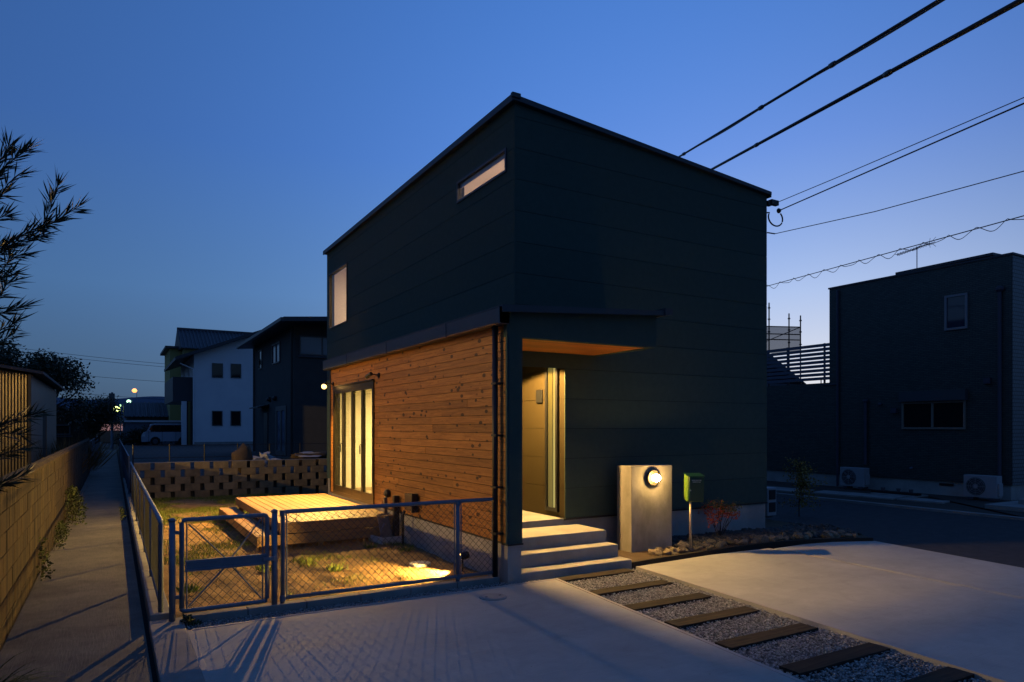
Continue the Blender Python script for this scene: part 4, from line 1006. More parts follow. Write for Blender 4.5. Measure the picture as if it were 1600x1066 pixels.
tag(MB().blob((-2.55, 12.42, .68), (.09, .09, .10), 9, 2, .9).build('rubbish_bag', SHEET), 'white bag seen through a gap of the block wall, right one', 'bag')
tag(MB().blob((-4.0, 12.42, .48), (.10, .09, .11), 14, 2, .9).build('rubbish_bag', SHEET), 'pale bag low behind the left end of the block wall', 'bag')

# ------------------------------------------------------------------ shed with corrugated wall
sh = thing('corrugated_shed', (-9.0, 20, 0), 'shed with corrugated metal wall behind the left block wall', 'shed')
def corrug(p0, p1, z0, ztop, pitch=.076, amp=.014):
    p0, p1 = Vector(p0), Vector(p1); L_ = (p1 - p0).length; t = (p1 - p0) / L_; nrm = Vector((t.y, -t.x, 0)); n = int(L_ / pitch * 6); mb = MB()
    for i in range(n + 1):
        s = L_ * i / n; p = p0 + t * s + nrm * amp * math.sin(2 * math.pi * s / pitch); z1 = ztop(s / L_); mb.v += [(p.x, p.y, z0), (p.x, p.y, z1)]
    for i in range(n): mb.f.append((2 * i, 2 * i + 2, 2 * i + 3, 2 * i + 1))
    return mb
CORR = mat('corrugated_metal', (.10, .085, .062), .34, (.06, .052, .04), 3, (1, 1, .2), metal=.55)
cw = corrug((-13, 15.7, 0), (-7.2, 15.7, 0), .1, lambda t: 4.4 - .9 * t).build('corrugated_wall', CORR, sh, smooth=True, recalc=False)
B(-7.23, -7.17, 15.62, 15.74, .1, 3.5).build('corner_trim', BLACKM, sh)
PLY = mat('shed_panel', (.30, .26, .20), .35, (.20, .17, .13), 2.5, (1, 1, .4), spec=.6, bump=.3, bscale=3)
B(-7.25, -7.17, 15.75, 19.5, .1, 3.5).build('side_panel', PLY, sh); B(-7.25, -7.17, 21.2, 26, .1, 3.5).build('side_panel', PLY, sh); B(-7.25, -7.17, 19.5, 21.2, 2.5, 3.5).build('side_panel', PLY, sh)
B(-7.24, -7.20, 19.5, 21.2, .1, 2.5).build('door', mat('shed_door', (.05, .04, .03), .8), sh)
MB().prism([(-13.2, 15.4, 4.5), (-6.85, 15.4, 3.5), (-6.85, 15.4, 3.58), (-13.2, 15.4, 4.62)], (0, 10.9, 0)).build('roof', mat('shed_roof', (.07, .07, .08), .7), sh)
B(-13, -12.95, 15.7, 26, 0, 4.3).build('side_panel', PLY, sh); B(-13, -7.2, 25.95, 26, 0, 3.5).build('side_panel', PLY, sh)
clump('dry_weeds', -6.75, 17.5, .1, 420, 1.5, .5, rand_island('dry_stems', [(.16, .09, .03), (.24, .14, .05), (.10, .07, .03)]), 'tall dry brown weeds in front of the shed side wall', 'weeds', .02, .1)
clump('dry_weeds', -6.6, 24, .1, 500, 1.7, .9, bpy.data.materials['dry_stems'], 'dry brown weeds over the wall beyond the shed', 'weeds', .03, .1)

# ------------------------------------------------------------------ trees on the left
def crown_tree(name, base, h, blobs, nleaf, lsize, label, m, rleaf=.5, trunk_r=.12):
    t = thing(name, base, label, 'tree'); bx, by, bz = base; mb = MB()
    fork = Vector((bx, by, bz + h * .3)); mb.tube(limb(base, fork, 3, .04), [trunk_r, trunk_r * .9, trunk_r * .8, trunk_r * .7], 8)
    cs, ds = [], []
    tot = sum(r ** 2 for _, _, _, r in blobs)
    for (x, y, z, r) in blobs:
        e = Vector((x, y, z)); mb.tube(limb(fork, e, 4, .12), [trunk_r * .6, trunk_r * .45, trunk_r * .3, trunk_r * .2, trunk_r * .1], 5)
        for _ in range(int(nleaf * r * r / tot)):
            d = Vector((rnd.gauss(0, 1), rnd.gauss(0, 1), rnd.gauss(0, 1))).normalized(); q = e + d * r * (rnd.random() ** .4) * (1 + .5 * noise.noise(d * 3 + e))
            cs.append(tuple(q)); ds.append((rnd.gauss(0, 1), rnd.gauss(0, 1), rnd.gauss(-.4, .8)))
    mb.build('trunk', BARK, t); leaves('crown', cs, ds, nr.uniform(lsize * .6, lsize * 1.3, len(cs)), lsize * .45, m, t)['kind'] = 'stuff'
    return t
bl = []
for k in range(46):
    u = rnd.random(); x = -12.5 + 6.2 * u; bl.append((x, 29 + rnd.uniform(-2.2, 2.2), 2.6 + (2.9 - 1.4 * max(0, (u - .45)) * 1.5) * rnd.random() ** .8, rnd.uniform(.45, .95)))
crown_tree('broadleaf_tree', (-9.0, 29, 0), 5.5, bl, 21000, .17, 'dark bushy tree rising behind the shed', LEAFD, trunk_r=.18)
bl = [(-5.85 + rnd.gauss(0, .5), 36 + rnd.gauss(0, .6), 1.0 + 2.3 * rnd.random(), rnd.uniform(.4, .8)) for _ in range(16)]
crown_tree('conifer_tree', (-6.1, 36, 0), 3.2, bl, 6500, .14, 'small dark tree beside the end of the path', LEAFD, trunk_r=.12)
bl = [(-4.7 + rnd.uniform(-.2, 4.5), 50 + rnd.uniform(-.6, .6), .9 + .6 * rnd.random(), rnd.uniform(.4, .7)) for _ in range(18)]
crown_tree('hedge', (-3.4, 50, .5), 1.2, bl, 5000, .18, 'dark low hedge left of the parked van', LEAFD, trunk_r=.06)

# ------------------------------------------------------------------ far houses on the left
def win(parent, plane, c, u0, u1, z0, z1, fm, gm=DARKGLASS, fw=.06, out=.05, mull=False):
    """window standing proud of a wall: plane 'y' faces -y at y=c, plane 'x' faces -x at x=c"""
    def bx(mb, a, b, c0, c1, za, zb):
        return mb.box(a, b, c + c0, c + c1, za, zb) if plane == 'y' else mb.box(c + c0, c + c1, a, b, za, zb)
    mb = MB(); bx(mb, u0, u0 + fw, -out, .03, z0, z1); bx(mb, u1 - fw, u1, -out, .03, z0, z1); bx(mb, u0 + fw, u1 - fw, -out, .03, z0, z0 + fw); bx(mb, u0 + fw, u1 - fw, -out, .03, z1 - fw, z1)
    if mull: bx(mb, (u0 + u1) / 2 - fw / 2, (u0 + u1) / 2 + fw / 2, -out, .03, z0 + fw, z1 - fw)
    w = mb.build('window', fm, parent); g = MB(); bx(g, u0 + fw, u1 - fw, -.012, .0, z0 + fw, z1 - fw); g.build('pane', gm, w); return w
wh = thing('white_house', (2.5, 50, .6), 'pale blue white two storey house with four small windows and dark balcony', 'house')
WHT = mat('white_render', (.68, .68, .70), .8, (.60, .60, .63), 1.0, bump=.1); FRM = mat('grey_frame', (.10, .10, .10), .5)
mb = MB().prism([(.03, 46.3, .6), (5.6, 46.3, .6), (5.6, 46.3, 9.55), (.03, 46.3, 7.45)], (0, 11.0, 0)); mb.build('wall', WHT, wh)
B(.0, 5.62, 46.27, 57.33, .55, .85).build('plinth', CONC, wh)
mb = MB().prism([(-1.25, 45.6, 6.75), (5.9, 45.6, 9.62), (5.9, 45.6, 9.85), (-1.25, 45.6, 6.98)], (0, 12.4, 0)); mb.build('roof', METAL_DK, wh)
for a, b, c, d in ((1.24, 2.0, 5.62, 6.70), (2.54, 3.28, 5.64, 6.72), (1.24, 1.97, 2.04, 3.16), (2.53, 3.26, 2.04, 3.17)): win(wh, 'y', 46.3, a, b, c, d, FRM)
win(wh, 'x', .03, 49.6, 50.6, 4.9, 6.8, WHT, mat('pale_blind', (.35, .36, .4), .6)); win(wh, 'x', .03, 53.9, 55.2, 4.9, 6.8, WHT, MATS['pale_blind'])
bc = B(-1.3, .02, 47.2, 56.5, 3.85, 5.65).build('balcony', METAL_DK, wh)
B(-.74, -.40, 46.95, 47.2, .6, 3.85).build('entry_wall', WHT, wh); B(-.40, .02, 47.25, 47.35, .6, 3.85).build('entry_recess', METAL_DK, wh); B(-.30, -.14, 47.05, 47.2, .6, 3.85).build('post', mat('ochre_post', (.16, .13, .05), .7), wh)
MB().tube([(-.9, 46.4, 6.6), (.0, 46.35, 6.2), (.0, 46.22, 5.9), (.0, 46.22, .7)], .05, 6).build('downpipe', WHT, wh)
B(5.0, 5.25, 46.1, 46.28, 1.6, 1.95).build('meter_box', FRM, wh)
yb_ = thing('tiled_gable_house', (3, 62, .6), 'house with ribbed tiled gable roof behind the white house', 'house')
TIL = mat('roof_tile', (.06, .065, .08), .6, bump=1.0, bscale=5, bstretch=(3, .01, .01), bdist=.08)
B(.5, 8, 60.3, 68, .6, 9.2).build('wall', mat('yellow_render', (.30, .27, .12), .8), yb_)
mb = MB().prism([(.2, 59.6, 9.1), (.2, 64, 11.3), (.2, 68.6, 9.1)], (8.2, 0, 0)); mb.build('roof', TIL, yb_)
rb = MB()
for k in range(26): rb.prism([(.25 + k * .32, 59.6, 9.13), (.25 + k * .32 + .12, 59.6, 9.13), (.25 + k * .32 + .12, 64, 11.36), (.25 + k * .32, 64, 11.33)], (0, 0, .04))
rb.build('roof_rib', TIL, yb_, kind='stuff'); B(.2, 8.4, 63.85, 64.15, 11.25, 11.48).build('ridge_tiles', TIL, yb_)
y2 = thing('yellow_house', (-.4, 66, .6), 'narrow yellowish house seen behind the balcony of the white house', 'house')
B(-.5, 1.6, 62.6, 70, .6, 9.3).build('wall', mat('yellow_render2', (.33, .30, .12), .8), y2); B(-.9, 1.9, 62.2, 70.4, 9.3, 9.5).build('roof', METAL_DK, y2)

dk = thing('dark_house', (6, 27, .6), 'dark grey neighbouring house with single pitch roof left of the main house', 'house')
DKS = mat('dark_grey_siding', (.045, .05, .052), .8, (.06, .065, .065), 2, bump=.5, bscale=3, bstretch=(.01, .01, 12))
mb = MB().prism([(1.78, 22.07, .6), (9, 22.07, .6), (9, 22.07, 7.1), (1.78, 22.07, 6.42)], (0, 9.9, 0)); mb.build('wall', DKS, dk)
mb = MB().prism([(1.02, 20.6, 6.36), (9.6, 20.6, 7.05), (9.6, 20.6, 7.25), (1.02, 20.6, 6.55)], (0, 11.8, 0)); mb.build('roof', METAL_DK, dk)
MB().prism([(.90, 20.6, 6.38), (1.02, 20.6, 6.34), (1.02, 20.6, 6.52), (.90, 20.6, 6.52)], (0, 11.8, 0)).build('rain_gutter', GUTTER, dk)
PB = mat('reflecting_pane', (.10, .13, .18), .1, spec=.8)
win(dk, 'x', 1.78, 29.5, 30.4, 5.07, 6.1, FRM); win(dk, 'x', 1.78, 24.95, 26.75, 5.05, 6.05, GUTTER, PB, mull=True); win(dk, 'x', 1.78, 23.0, 24.2, 5.35, 5.85, FRM) if False else None
d_ = win(dk, 'x', 1.78, 23.6, 25.85, .62, 2.95, FRM, PB, .22, mull=True)
B(1.74, 1.79, 27.9, 28.9, .6, 2.7).build('door', BLACKM, dk)
MB().prism([(1.2, 27.6, 2.92), (1.78, 27.6, 3.05), (1.78, 27.6, 3.12), (1.2, 27.6, 2.98)], (0, 2.4, 0)).build('awning', BLACKM, dk)
for yy in (22.25, 31.6): MB().tube([(1.70, yy, 6.35), (1.70, yy, .6)], .045, 8).build('downpipe', BLACKM, dk)
w_ = win(dk, 'y', 22.07, 2.0, 4.0, 5.15, 6.0, FRM, PB, .05, mull=True); B(1.95, 4.05, 21.98, 22.07, 5.05, 5.13).build('sill', GUTTER, dk)
MB().lathe((1.78, 27.3, 3.35), (-1, 0, 0), [(.12, 0), (.12, .12), (.05, .2)], 12).build('vent_hood', BLACKM, dk); MB().lathe((1.78, 25.9, 3.35), (-1, 0, 0), [(.12, 0), (.12, .12), (.05, .2)], 12).build('vent_hood', BLACKM, dk)

# far low tiled building, carport, hills, lamps
ft = thing('low_tiled_building', (-1.5, 66, .5), 'low dark building with ribbed roof far behind the van', 'building')
MB().prism([(-4.2, 64, 2.9), (-4.2, 68, 4.35), (-4.2, 72, 2.9)], (12, 0, 0)).build('roof', TIL, ft); B(-4.0, 7.5, 64.6, 71.5, .4, 2.95).build('wall', mat('dull_wall', (.09, .10, .10), .8), ft)
rb = MB()
for k in range(34): rb.prism([(-4.15 + k * .35, 64, 2.92), (-4.02 + k * .35, 64, 2.92), (-4.02 + k * .35, 68, 4.38), (-4.15 + k * .35, 68, 4.38)], (0, 0, .06))
rb.build('roof_rib', TIL, ft, kind='stuff')
cp = thing('garden_store', (-3.5, 56, .5), 'low grey box shed with pale flat top beside the van', 'shed')
B(-4.4, .2, 55, 57, .5, 2.35).build('wall', mat('store_grey', (.12, .14, .18), .7), cp); B(-4.5, .3, 54.8, 57.2, 2.35, 2.5).build('roof', WHT, cp)
hx = np.linspace(-900, 1500, 260); hv = []; 
for x in hx:
    h = 38 + 26 * noise.noise(Vector((x * .0035, 2.2, 0))) + 8 * noise.noise(Vector((x * .012, 5, 0))); hv += [(x, 900, -2), (x, 930, max(4, h)), (x, 1250, -2)]
hf = []
for i in range(len(hx) - 1): a = 3 * i; hf += [(a, a + 3, a + 4, a + 1), (a + 1, a + 4, a + 5, a + 2)]
np_mesh('hills', hv, hf, mat('hill_haze_blue', (.10, .12, .17), .95, (.08, .10, .15), .02), kind='structure', smooth=True)  # distant haze is put into the blue-grey hill colour
def lamp_post(x, y, z, col, st_, r, label, pole=True):
    t = thing('street_lamp', (x, y, 0), label, 'street lamp', 'far lamps down the path')
    MB().tube([(x + .35, y, -.1), (x + .35, y, z + .15), (x, y, z + .1)], .07, 6).build('pole', GALV, t)
    MB().lathe((x, y, z + r * .7), (0, 0, -1), [(r * .3, 0), (r * .8, r * .35), (r, r * .9), (r * .8, r * 1.4), (r * .3, r * 1.7)], 12).build('lamp_head', emis('lamp_' + str(abs(int(x * 10))), col, st_), t)
lamp_post(-1.81, 128.4, 8.4, (1, .36, .08), 2.6, .42, 'street lamp glowing orange on a tall far pole above the low roof')
lamp_post(-4.77, 72.2, 3.85, (.75, .9, .25), 7, .30, 'brightest yellow green lamp at the far end of the path')
lamp_post(-3.29, 94.5, 5.35, (.5, .95, .6), 3, .26, 'small pale green lamp just above the far low roof')
lamp_post(-4.23, 95.1, 4.8, (.5, .95, .45), 2, .16, 'smallest green lamp just right of the brightest one')
up = thing('utility_pole', (-5.16, 60.9, 0), 'thin utility pole standing at the end of the path', 'pole')
MB().tube([(-5.16, 60.9, -.1), (-5.16, 60.9, 5.0)], [.12, .09], 8).build('pole', GALV, up); B(-5.4, -4.95, 60.8, 61.0, 4.4, 4.9).build('transformer', FRM, up)
fs = thing('dim_far_shop', (-6, 90, 0), 'dim orange lit frontage at the far end of the path', 'building')
B(-7.2, -3.6, 90, 94, 0, 2.6).build('wall', mat('shop_wall', (.2, .12, .08), .8), fs); B(-6.9, -3.9, 89.95, 90.0, 1.5, 2.3).build('lit_front', emis('shop_glow', (1, .40, .18), .22), fs)
sm = thing('dark_timber_house', (-8.6, 42, 0), 'dark timber house with sloping roof left of the path end', 'house')
MB().prism([(-14, 40, .1), (-6.4, 40, .1), (-6.4, 40, 2.6), (-9.2, 40, 3.6), (-14, 40, 2.2)], (0, 7, 0)).build('wall', mat('old_timber', (.03, .024, .02), .9), sm)
MB().prism([(-6.0, 39.5, 2.45), (-9.2, 39.5, 3.62), (-9.2, 39.5, 3.75), (-6.0, 39.5, 2.57)], (0, 8, 0)).build('roof', METAL_DK, sm)
win(sm, 'y', 40, -8.4, -7.3, 1.5, 2.1, FRM); B(-8.5, -7.2, 39.9, 40, 1.36, 1.44).build('sill', GUTTER, sm)
sl = thing('street_lamp', (-17.5, 8.5, 0), 'added warm lamp on a pole, out of view left of the block wall', 'street lamp')  # unseen lamp, added to light the timber wall and shed front
MB().tube([(-18.4, 8.5, -.1), (-18.4, 8.5, 4.1), (-18.2, 8.5, 4.3), (-17.6, 8.5, 4.35)], [.07, .05, .035, .03], 8).build('pole', GALV, sl)
MB().lathe((-17.5, 8.5, 4.36), (0, 0, -1), [(.05, -.06), (.20, 0), (.22, .05), (.20, .055)], 18).build('lamp_shade', GALV, sl)
MB().lathe((-17.5, 8.5, 4.30), (0, 0, -1), [(.08, 0), (.10, .05), (.08, .11), (.03, .14)], 14).build('bulb', emis('added_lamp_bulb', (1, .55, .13), 60), sl)
light_spot('added_pole_light', (-17.5, 8.5, 4.08), (-17.5, 8.5, 0), 5600, (1, .60, .17), 174.4, .0, .06)
# wires across the left sky
def wire(name, a, b, r, label, sag=.0, group=None, n=16):
    a, b = Vector(a), Vector(b); pts = [a.lerp(b, i / n) - Vector((0, 0, sag * 4 * (i / n) * (1 - i / n))) for i in range(n + 1)]
    return tag(MB().tube(pts, r, 6).build(name, BLACKM), label, 'cable', group)
for k, (za, zb) in enumerate(((9.3, 8.4), (8.9, 8.1), (7.0, 6.6), (5.0, 4.6))):
    wire('overhead_wire', (-16, 82, za + 1.4), (14, 74, zb), .02, ('highest', 'second highest', 'third highest', 'lowest')[k] + ' of the thin distant wires above the far low roof', .4, 'distant wires on the left')

# ------------------------------------------------------------------ minivan
van = thing('parked_van', (-1.6, 48.3, .6), 'pale boxy little van parked side on, rear half hidden by the white house', 'van')
PAINT = mat('silver_paint', (.30, .32, .38), .3, spec=.6); BLK = mat('tyre_rubber', (.01, .01, .01), .8)
X0 = -3.28; Y0 = 47.6
def arch(c, r=.34): return [(c + r * math.cos(a), .30 + r * math.sin(a)) for a in [R(k) for k in range(0, 181, 20)]]
prof = [(0, .26), (-.02, .55), (.02, .78), (.12, .93), (.26, .98), (.50, 1.45), (.62, 1.56), (.9, 1.62), (2.9, 1.62), (3.2, 1.56), (3.28, 1.0), (3.28, .26)] + arch(2.70) + arch(.86)
MB().prism([(X0 + x, Y0, .6 + z) for x, z in prof], (0, 1.46, 0)).build('body', PAINT, van)
MB().prism([(X0 + x, Y0 - .015, .6 + z) for x, z in [(.38, 1.0), (.60, 1.44), (.75, 1.50), (2.95, 1.50), (3.1, 1.42), (3.15, 1.0)]], (0, .02, 0)).build('side_window', DARKGLASS, van)
for xx in (1.15, 2.1): B(X0 + xx, X0 + xx + .05, Y0 - .022, Y0 - .012, 1.59, 2.11).build('window_pillar', BLK, van)
MB().prism([(X0 + .27, Y0 + .1, 1.60), (X0 + .50, Y0 + .1, 2.06), (X0 + .47, Y0 + .1, 2.08), (X0 + .24, Y0 + .1, 1.62)], (0, 1.26, 0)).build('windscreen', DARKGLASS, van)
for xx in (.86, 2.70):
    wl_ = MB().lathe((X0 + xx, Y0 + .22, .89), (0, -1, 0), [(.28, 0), (.29, .05), (.29, .2), (.25, .22)], 22).build('wheel', BLK, van)
    MB().lathe((X0 + xx, Y0, .89), (0, -1, 0), [(.18, 0), (.17, .012), (.05, .015)], 14).build('rim', GUTTER, wl_)
B(X0 - .01, X0 + .20, Y0 - .01, Y0 + .25, 1.26, 1.42).build('headlight', mat('lamp_glass', (.55, .55, .55), .2), van)
B(X0 + .42, X0 + .54, Y0 - .14, Y0 - .01, 1.60, 1.72).build('wing_mirror', PAINT, van)
for xx in (.42, 1.3, 2.2): B(X0 + xx, X0 + xx + .02, Y0 - .012, Y0 - .001, .9, 1.58).build('door_gap', BLK, van)

# ------------------------------------------------------------------ neighbour on the right
TILE = tile_mat('dark_wall_tile', (.034, .048, .045), (.056, .072, .066), (.010, .013, .014), .145, .05)
TILE2 = tile_mat('grey_wall_tile', (.10, .13, .16), (.12, .15, .18), (.025, .03, .035), .10, .10, msize=.012)
nb_ = thing('dark_tiled_house', (18, 3, 0), 'dark tiled flat roofed house across the road on the right', 'house')
NX = 15.2
B(NX, 24, .16, 5.43, .43, 6.48).build('wall', TILE, nb_)
B(NX + .02, 23.9, .15, .16, .43, 6.46).build('tiled_side_wall', TILE2, nb_)
B(NX + .05, 23.9, .2, 12, -.05, .43).build('foundation', FOUND, nb_)
B(NX, 24, 5.43, 12.5, .43, 3.42).build('wall', TILE, nb_)
B(NX - .03, 24.05, .12, 5.46, 6.48, 6.53).build('parapet_cap', METAL_DK, nb_)
MB().prism([(NX - .02, .6, 6.56), (NX + .1, 3.3, 6.56), (NX + 7, 3.3, 6.7), (NX + 7, .6, 6.7)], (0, 0, .07)).build('roof', METAL_DK, nb_)
# louvred balcony screen
ls_ = MB()
for k in range(9): pass
for k in range(9):
    z0 = 3.52 + k * .138; B(NX, NX + .03, 5.44, 12.4, z0, z0 + .10).build('louvre_slat', mat('louvre_grey', (.10, .11, .15), .5), nb_)
for yy in (5.62, 7.05, 8.5, 10, 11.6): B(NX + .032, NX + .08, yy, yy + .05, 3.42, 4.74).build('louvre_post', METAL_DK, nb_)
win(nb_, 'x', NX, 1.22, 1.82, 4.68, 5.66, mat('pale_frame', (.22, .22, .24), .5), mat('night_pane', (.02, .03, .06), .05, spec=.8), .06)
ww = win(nb_, 'x', NX, 1.27, 3.03, 1.90, 2.70, mat('bronze_frame', (.22, .18, .15), .5), DARKGLASS, .055, mull=True)
B(NX - .16, NX - .002, 1.22, 3.05, 2.71, 3.0).build('shutter_box', mat('shutter_grey', (.055, .065, .075), .5), ww)
PIPE = mat('pipe_violet_grey', (.06, .06, .085), .5)
MB().tube([(NX - .06, 5.1, 6.4), (NX - .06, 5.1, .05)], .035, 8).build('downpipe', PIPE, nb_)
MB().tube([(NX - .06, .42, 5.55), (NX - .06, .42, .55)], .045, 10).lathe((NX - .06, .42, 5.53), (0, 0, 1), [(.05, 0), (.10, .06), (.10, .12), (.05, .16)], 12).build('downpipe', PIPE, nb_)
MB().tube([(NX - .06, 4.15, 2.72), (NX - .06, 4.15, .8)], .045, 10).lathe((NX - .06, 4.15, 2.72), (0, 0, 1), [(.05, 0), (.075, .05), (.07, .1)], 12).build('downpipe', PIPE, nb_)
MB().tube([(NX - .05, 5.1, 3.35), (NX - .05, 5.7, 3.35), (NX - .05, 5.7, 3.58)], .02, 6).build('downpipe', PIPE, nb_)
for yy, zz in ((3.25, 2.45), (.72, 3.2)): B(NX - .10, NX, yy - .08, yy + .08, zz - .07, zz + .08).build('vent_hood', PIPE, nb_)
MB().lathe((NX, 3.7, 2.66), (-1, 0, 0), [(.05, 0), (.05, .06), (.02, .08)], 10).build('vent_hood', PIPE, nb_)
MB().lathe((NX, 2.75, .76), (-1, 0, 0), [(.035, 0), (.03, .08)], 8).build('outdoor_tap', GALV, nb_)
B(NX + .03, NX + .06, 1.62, 2.0, .30, .37).build('underfloor_vent', BLACKM, nb_)
def ac_unit(x, y, z, rot, label, side=False):
    t = thing('air_conditioner', (x, y, z), label, 'air conditioner', 'outdoor air conditioner units'); M = at((x, y, z), rot)
    IV = mat('ac_ivory', (.30, .30, .32), .6)
    def b(name, mb_, m, **k): return xf(mb_, M).build(name, m, t, **k)
    b('casing', B(-.40, .40, 0, .28, .06, .64), IV, bevel=.012)
    b('fan_grille', MB().lathe((-.10, -.002, .35), (0, -1, 0), [(.235, 0), (.235, .008), (.22, .014)], 28), mat('ac_grille', (.05, .05, .055), .6))
    rg = MB()
    for rr in (.07, .12, .17, .215): rg.tube([(-.10 + rr * math.cos(a), -.02, .35 + rr * math.sin(a)) for a in [2 * math.pi * k / 20 for k in range(21)]], .004, 4, cap=False)
    for k in range(8): a = math.pi * k / 4; rg.tube([(-.10 + .05 * math.cos(a), -.022, .35 + .05 * math.sin(a)), (-.10 + .225 * math.cos(a), -.022, .35 + .225 * math.sin(a))], .004, 4)
    b('grille_wires', rg, IV); b('fan_hub', MB().lathe((-.10, -.014, .35), (0, -1, 0), [(.055, 0), (.05, .012)], 16), IV)
    for xx in (-.28, .22): b('foot', B(xx, xx + .12, -.02, .30, 0, .055), GUTTER)
    b('valve_cover', B(.402, .44, .04, .24, .12, .45), IV, bevel=.008)
    for zz in (.14, .40): b('coil_vent', B(-.412, -.401, .04, .24, zz, zz + .2), mat('coil_dark', (.02, .02, .022), .7))
    return t
ac_unit(14.55, 4.22, .07, R(-90), 'air conditioner at the foot of the dark tiled house, the left unit')
ac_unit(14.55, .62, .05, R(-90), 'air conditioner under the right downpipe of the dark tiled house')
ac_unit(6.93, 1.32, .05, R(90), 'narrow end of an air conditioner showing past the main house corner')
# planter row on the ground by the tiled house
pr = thing('plant_pot_rack', (14.0, 2.6, .07), 'low dark rack with small objects on the ground by the tiled house', 'rack')
B(13.9, 14.15, 1.9, 3.2, .07, .13).build('tray', BLACKM, pr)
for yy in (2.1, 2.45, 2.9): MB().lathe((14.0, yy, .13), (0, 0, 1), [(.04, 0), (.06, .1)], 10).build('pot', mat('pot_grey', (.10, .1, .11), .6), pr)
# antenna
an = thing('tv_antenna', (15.5, 2.77, 6.5), 'television antenna on a mast on the roof of the dark tiled house', 'antenna')
MB().tube([(15.5, 2.77, 6.5), (15.5, 2.77, 7.32)], .014, 6).build('mast', GALV, an)
a0, a1 = Vector((15.5, 3.35, 7.20)), Vector((15.5, 2.25, 7.34)); MB().tube([a0, a1], .010, 5).build('boom', BLACKM, an)
mb = MB()
for k in range(13): c = a0.lerp(a1, k / 14); mb.tube([c - Vector((.12, 0, .0)), c + Vector((.12, 0, 0))], .009, 4); mb.tube([c - Vector((0, 0, .03)), c + Vector((0, 0, .045))], .009, 4)
for s in (-1, 1): mb.tube([a1 + Vector((0, .1, s * .02)), a1 + Vector((0, -.02, s * .14))], .006, 4); mb.tube([a1 + Vector((0, .16, s * .02)), a1 + Vector((0, .14, s * .14))], .006, 4)
mb.build('elements', BLACKM, an)
# scaffolded house behind
sf = thing('scaffolded_house', (22, 12.5, 0), 'house under scaffolding and grey netting behind the louvred balcony', 'house')
B(15.6, 23.2, 12.7, 20, 0, 4.0).box(15.6, 20.2, 12.7, 20, 4.0, 5.5).build('wall', mat('dull_wall2', (.10, .11, .13), .8), sf)
MB().prism([(15.2, 12.5, 5.4), (20.9, 12.5, 4.9), (23.8, 12.5, 3.95), (20.7, 12.5, 5.5), (19.4, 12.5, 6.15), (15.2, 12.5, 6.2)], (0, 7, 0)).build('roof', METAL_DK, sf)
pts_ = [(19.79, 11.54), (20.55, 11.10), (20.98, 10.84), (18.6, 12.3)]
for (x, y), h in zip(pts_, (7.42, 6.95, 6.86, 7.3)):
    s_ = MB().tube([(x, y, 0), (x, y, h)], .03, 6); 
    for zz in (h - .25, h - .75, h - 1.3): s_.lathe((x, y, zz), (0, 0, 1), [(.055, 0), (.055, .05)], 8)
    s_.build('scaffold_tube', BLACKM, sf)
for za, zb in ((6.42, 6.35), (6.10, 6.02), (5.85, 5.78)): MB().tube([(18.6, 12.3, za), (20.98, 10.84, zb)], .025, 6).build('scaffold_tube', BLACKM, sf)
MB().tube([(19.6, 11.6, 5.7), (20.98, 10.84, 6.35)], .02, 6).build('scaffold_tube', BLACKM, sf)
nm = bpy.data.materials.new('scaffold_net'); nm.use_nodes = True; nn = nm.node_tree; pb = nn.nodes['Principled BSDF']; pb.inputs['Base Color'].default_value = (.10, .11, .14, 1); pb.inputs['Alpha'].default_value = .55
MB().prism([(18.6, 12.32, 5.2), (20.98, 10.86, 5.2), (20.98, 10.86, 6.33), (18.6, 12.32, 6.40)], (.004, .006, 0)).build('netting', nm, sf)

# ------------------------------------------------------------------ overhead cables
def cable(name, pts, r, label, joints=(), group=None):
    o = tag(MB().tube([Vector(p) for p in pts], r, 8).build(name, BLACKM, smooth=True), label, 'cable', group)
    for j, d in joints:
        j = Vector(j); d = Vector(d).normalized(); MB().lathe(j - d * .09, d, [(.02, 0), (.036, .02), (.04, .09), (.036, .16), (.02, .18)], 10).build('cable_joint', BLACKM, o)
def ext(a, b, t0, t1): a, b = Vector(a), Vector(b); return a + (b - a) * t0, a + (b - a) * t1
A1, B1 = (7.12, 3.89, 8.73), (2.74, -4.56, 6.66); e0, e1 = ext(A1, B1, -2.5, 2.2); dd = Vector(B1) - Vector(A1)
def wavy(e0, e1, r0, w0, seed, n=60):
    out = []
    for i in range(n + 1): t = i / n; out.append(e0.lerp(e1, t))
    return out
def on(a, b, t): return tuple(Vector(a).lerp(Vector(b), t))
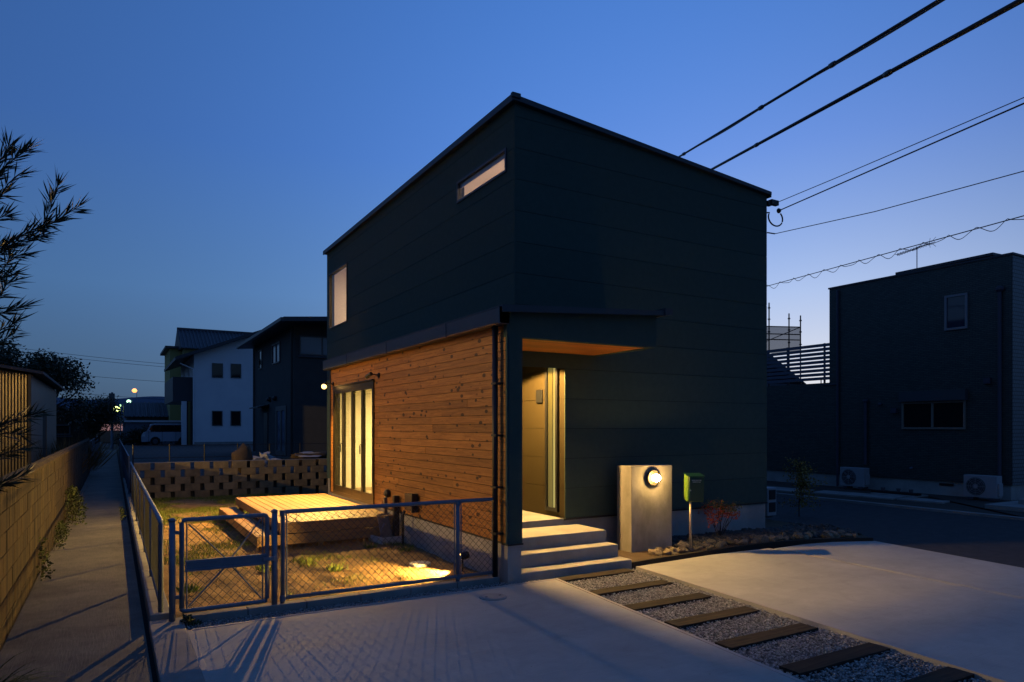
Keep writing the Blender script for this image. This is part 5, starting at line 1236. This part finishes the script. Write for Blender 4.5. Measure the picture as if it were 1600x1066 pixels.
cable('power_cable', [e0, e1], .024, 'upper of the two thick black cables passing over the roof', [(on(A1, B1, t), dd) for t in (.02, .50, .76)], 'thick cables over the roof')
MB_ = MB()
A2, B2 = (7.07, 2.76, 8.04), (2.36, -5.5, 6.03); e0, e1 = ext(A2, B2, -2.5, 2.2); dd2 = Vector(B2) - Vector(A2)
cable('power_cable', [e0, e1], .030, 'lower and thicker black cable passing over the roof', [(on(A2, B2, t), dd2) for t in (.28, .76)], 'thick cables over the roof')
# second strand twisted loosely round the upper cable
tw = []
for i in range(240):
    t = i / 239; p = Vector(A1).lerp(Vector(B1), -.4 + 2.0 * t); k = .03 * (0.5 + .5 * math.sin(t * 22)); tw.append((p.x, p.y, p.z - k))
o = bpy.data.objects['power_cable']; MB().tube(tw, .016, 6).build('strand', BLACKM, o, smooth=True)
cable('service_cable', [(5.76, -.02, 6.22), (5.68, -1.3, 6.27), (5.26, -4.29, 6.29 + .02), (4.2, -10, 6.3)], .007, 'thin wire from the roof corner bracket, topmost on the right')
cable('service_cable', [(5.78, -.03, 6.06), (4.11, -4.78, 5.73 + .03), (2.2, -10.2, 5.5)], .011, 'black service cable from the looped bracket at the roof corner')
cable('service_cable', [(5.70, -.02, 5.62), (5.5, -2.1, 5.44), (5.26, -4.29, 5.34), (4.6, -10, 5.4)], .007, 'thin wire anchored halfway down the far house corner')
A3, B3 = Vector((11.44, 4.83, 6.09)), Vector((8.72, -2.84, 5.68))
ms = thing('messenger_cable', tuple(A3), 'sagging cable with a wavy lashing wire above the antenna', 'cable')
e0, e1 = ext(A3, B3, -1.2, 2.0); MB().tube([e0, e1], .010, 6).build('cable', BLACKM, ms)
pts_ = []
n_ = 900; 
for i in range(n_):
    t = i / (n_ - 1); p = e0.lerp(e1, t); ph = t * 40; sg = abs(math.sin(ph * math.pi / 1.0)); pts_.append((p.x, p.y, p.z - .035 * 0 - .16 * sg * (.5 + .5 * math.sin(ph * 2.3) ** 2) + .03))
MB().tube(pts_, .007, 4).build('lashing_wire', BLACKM, ms)
print('objects', len(bpy.data.objects), 'tris', sum(len(m.polygons) for m in bpy.data.meshes))
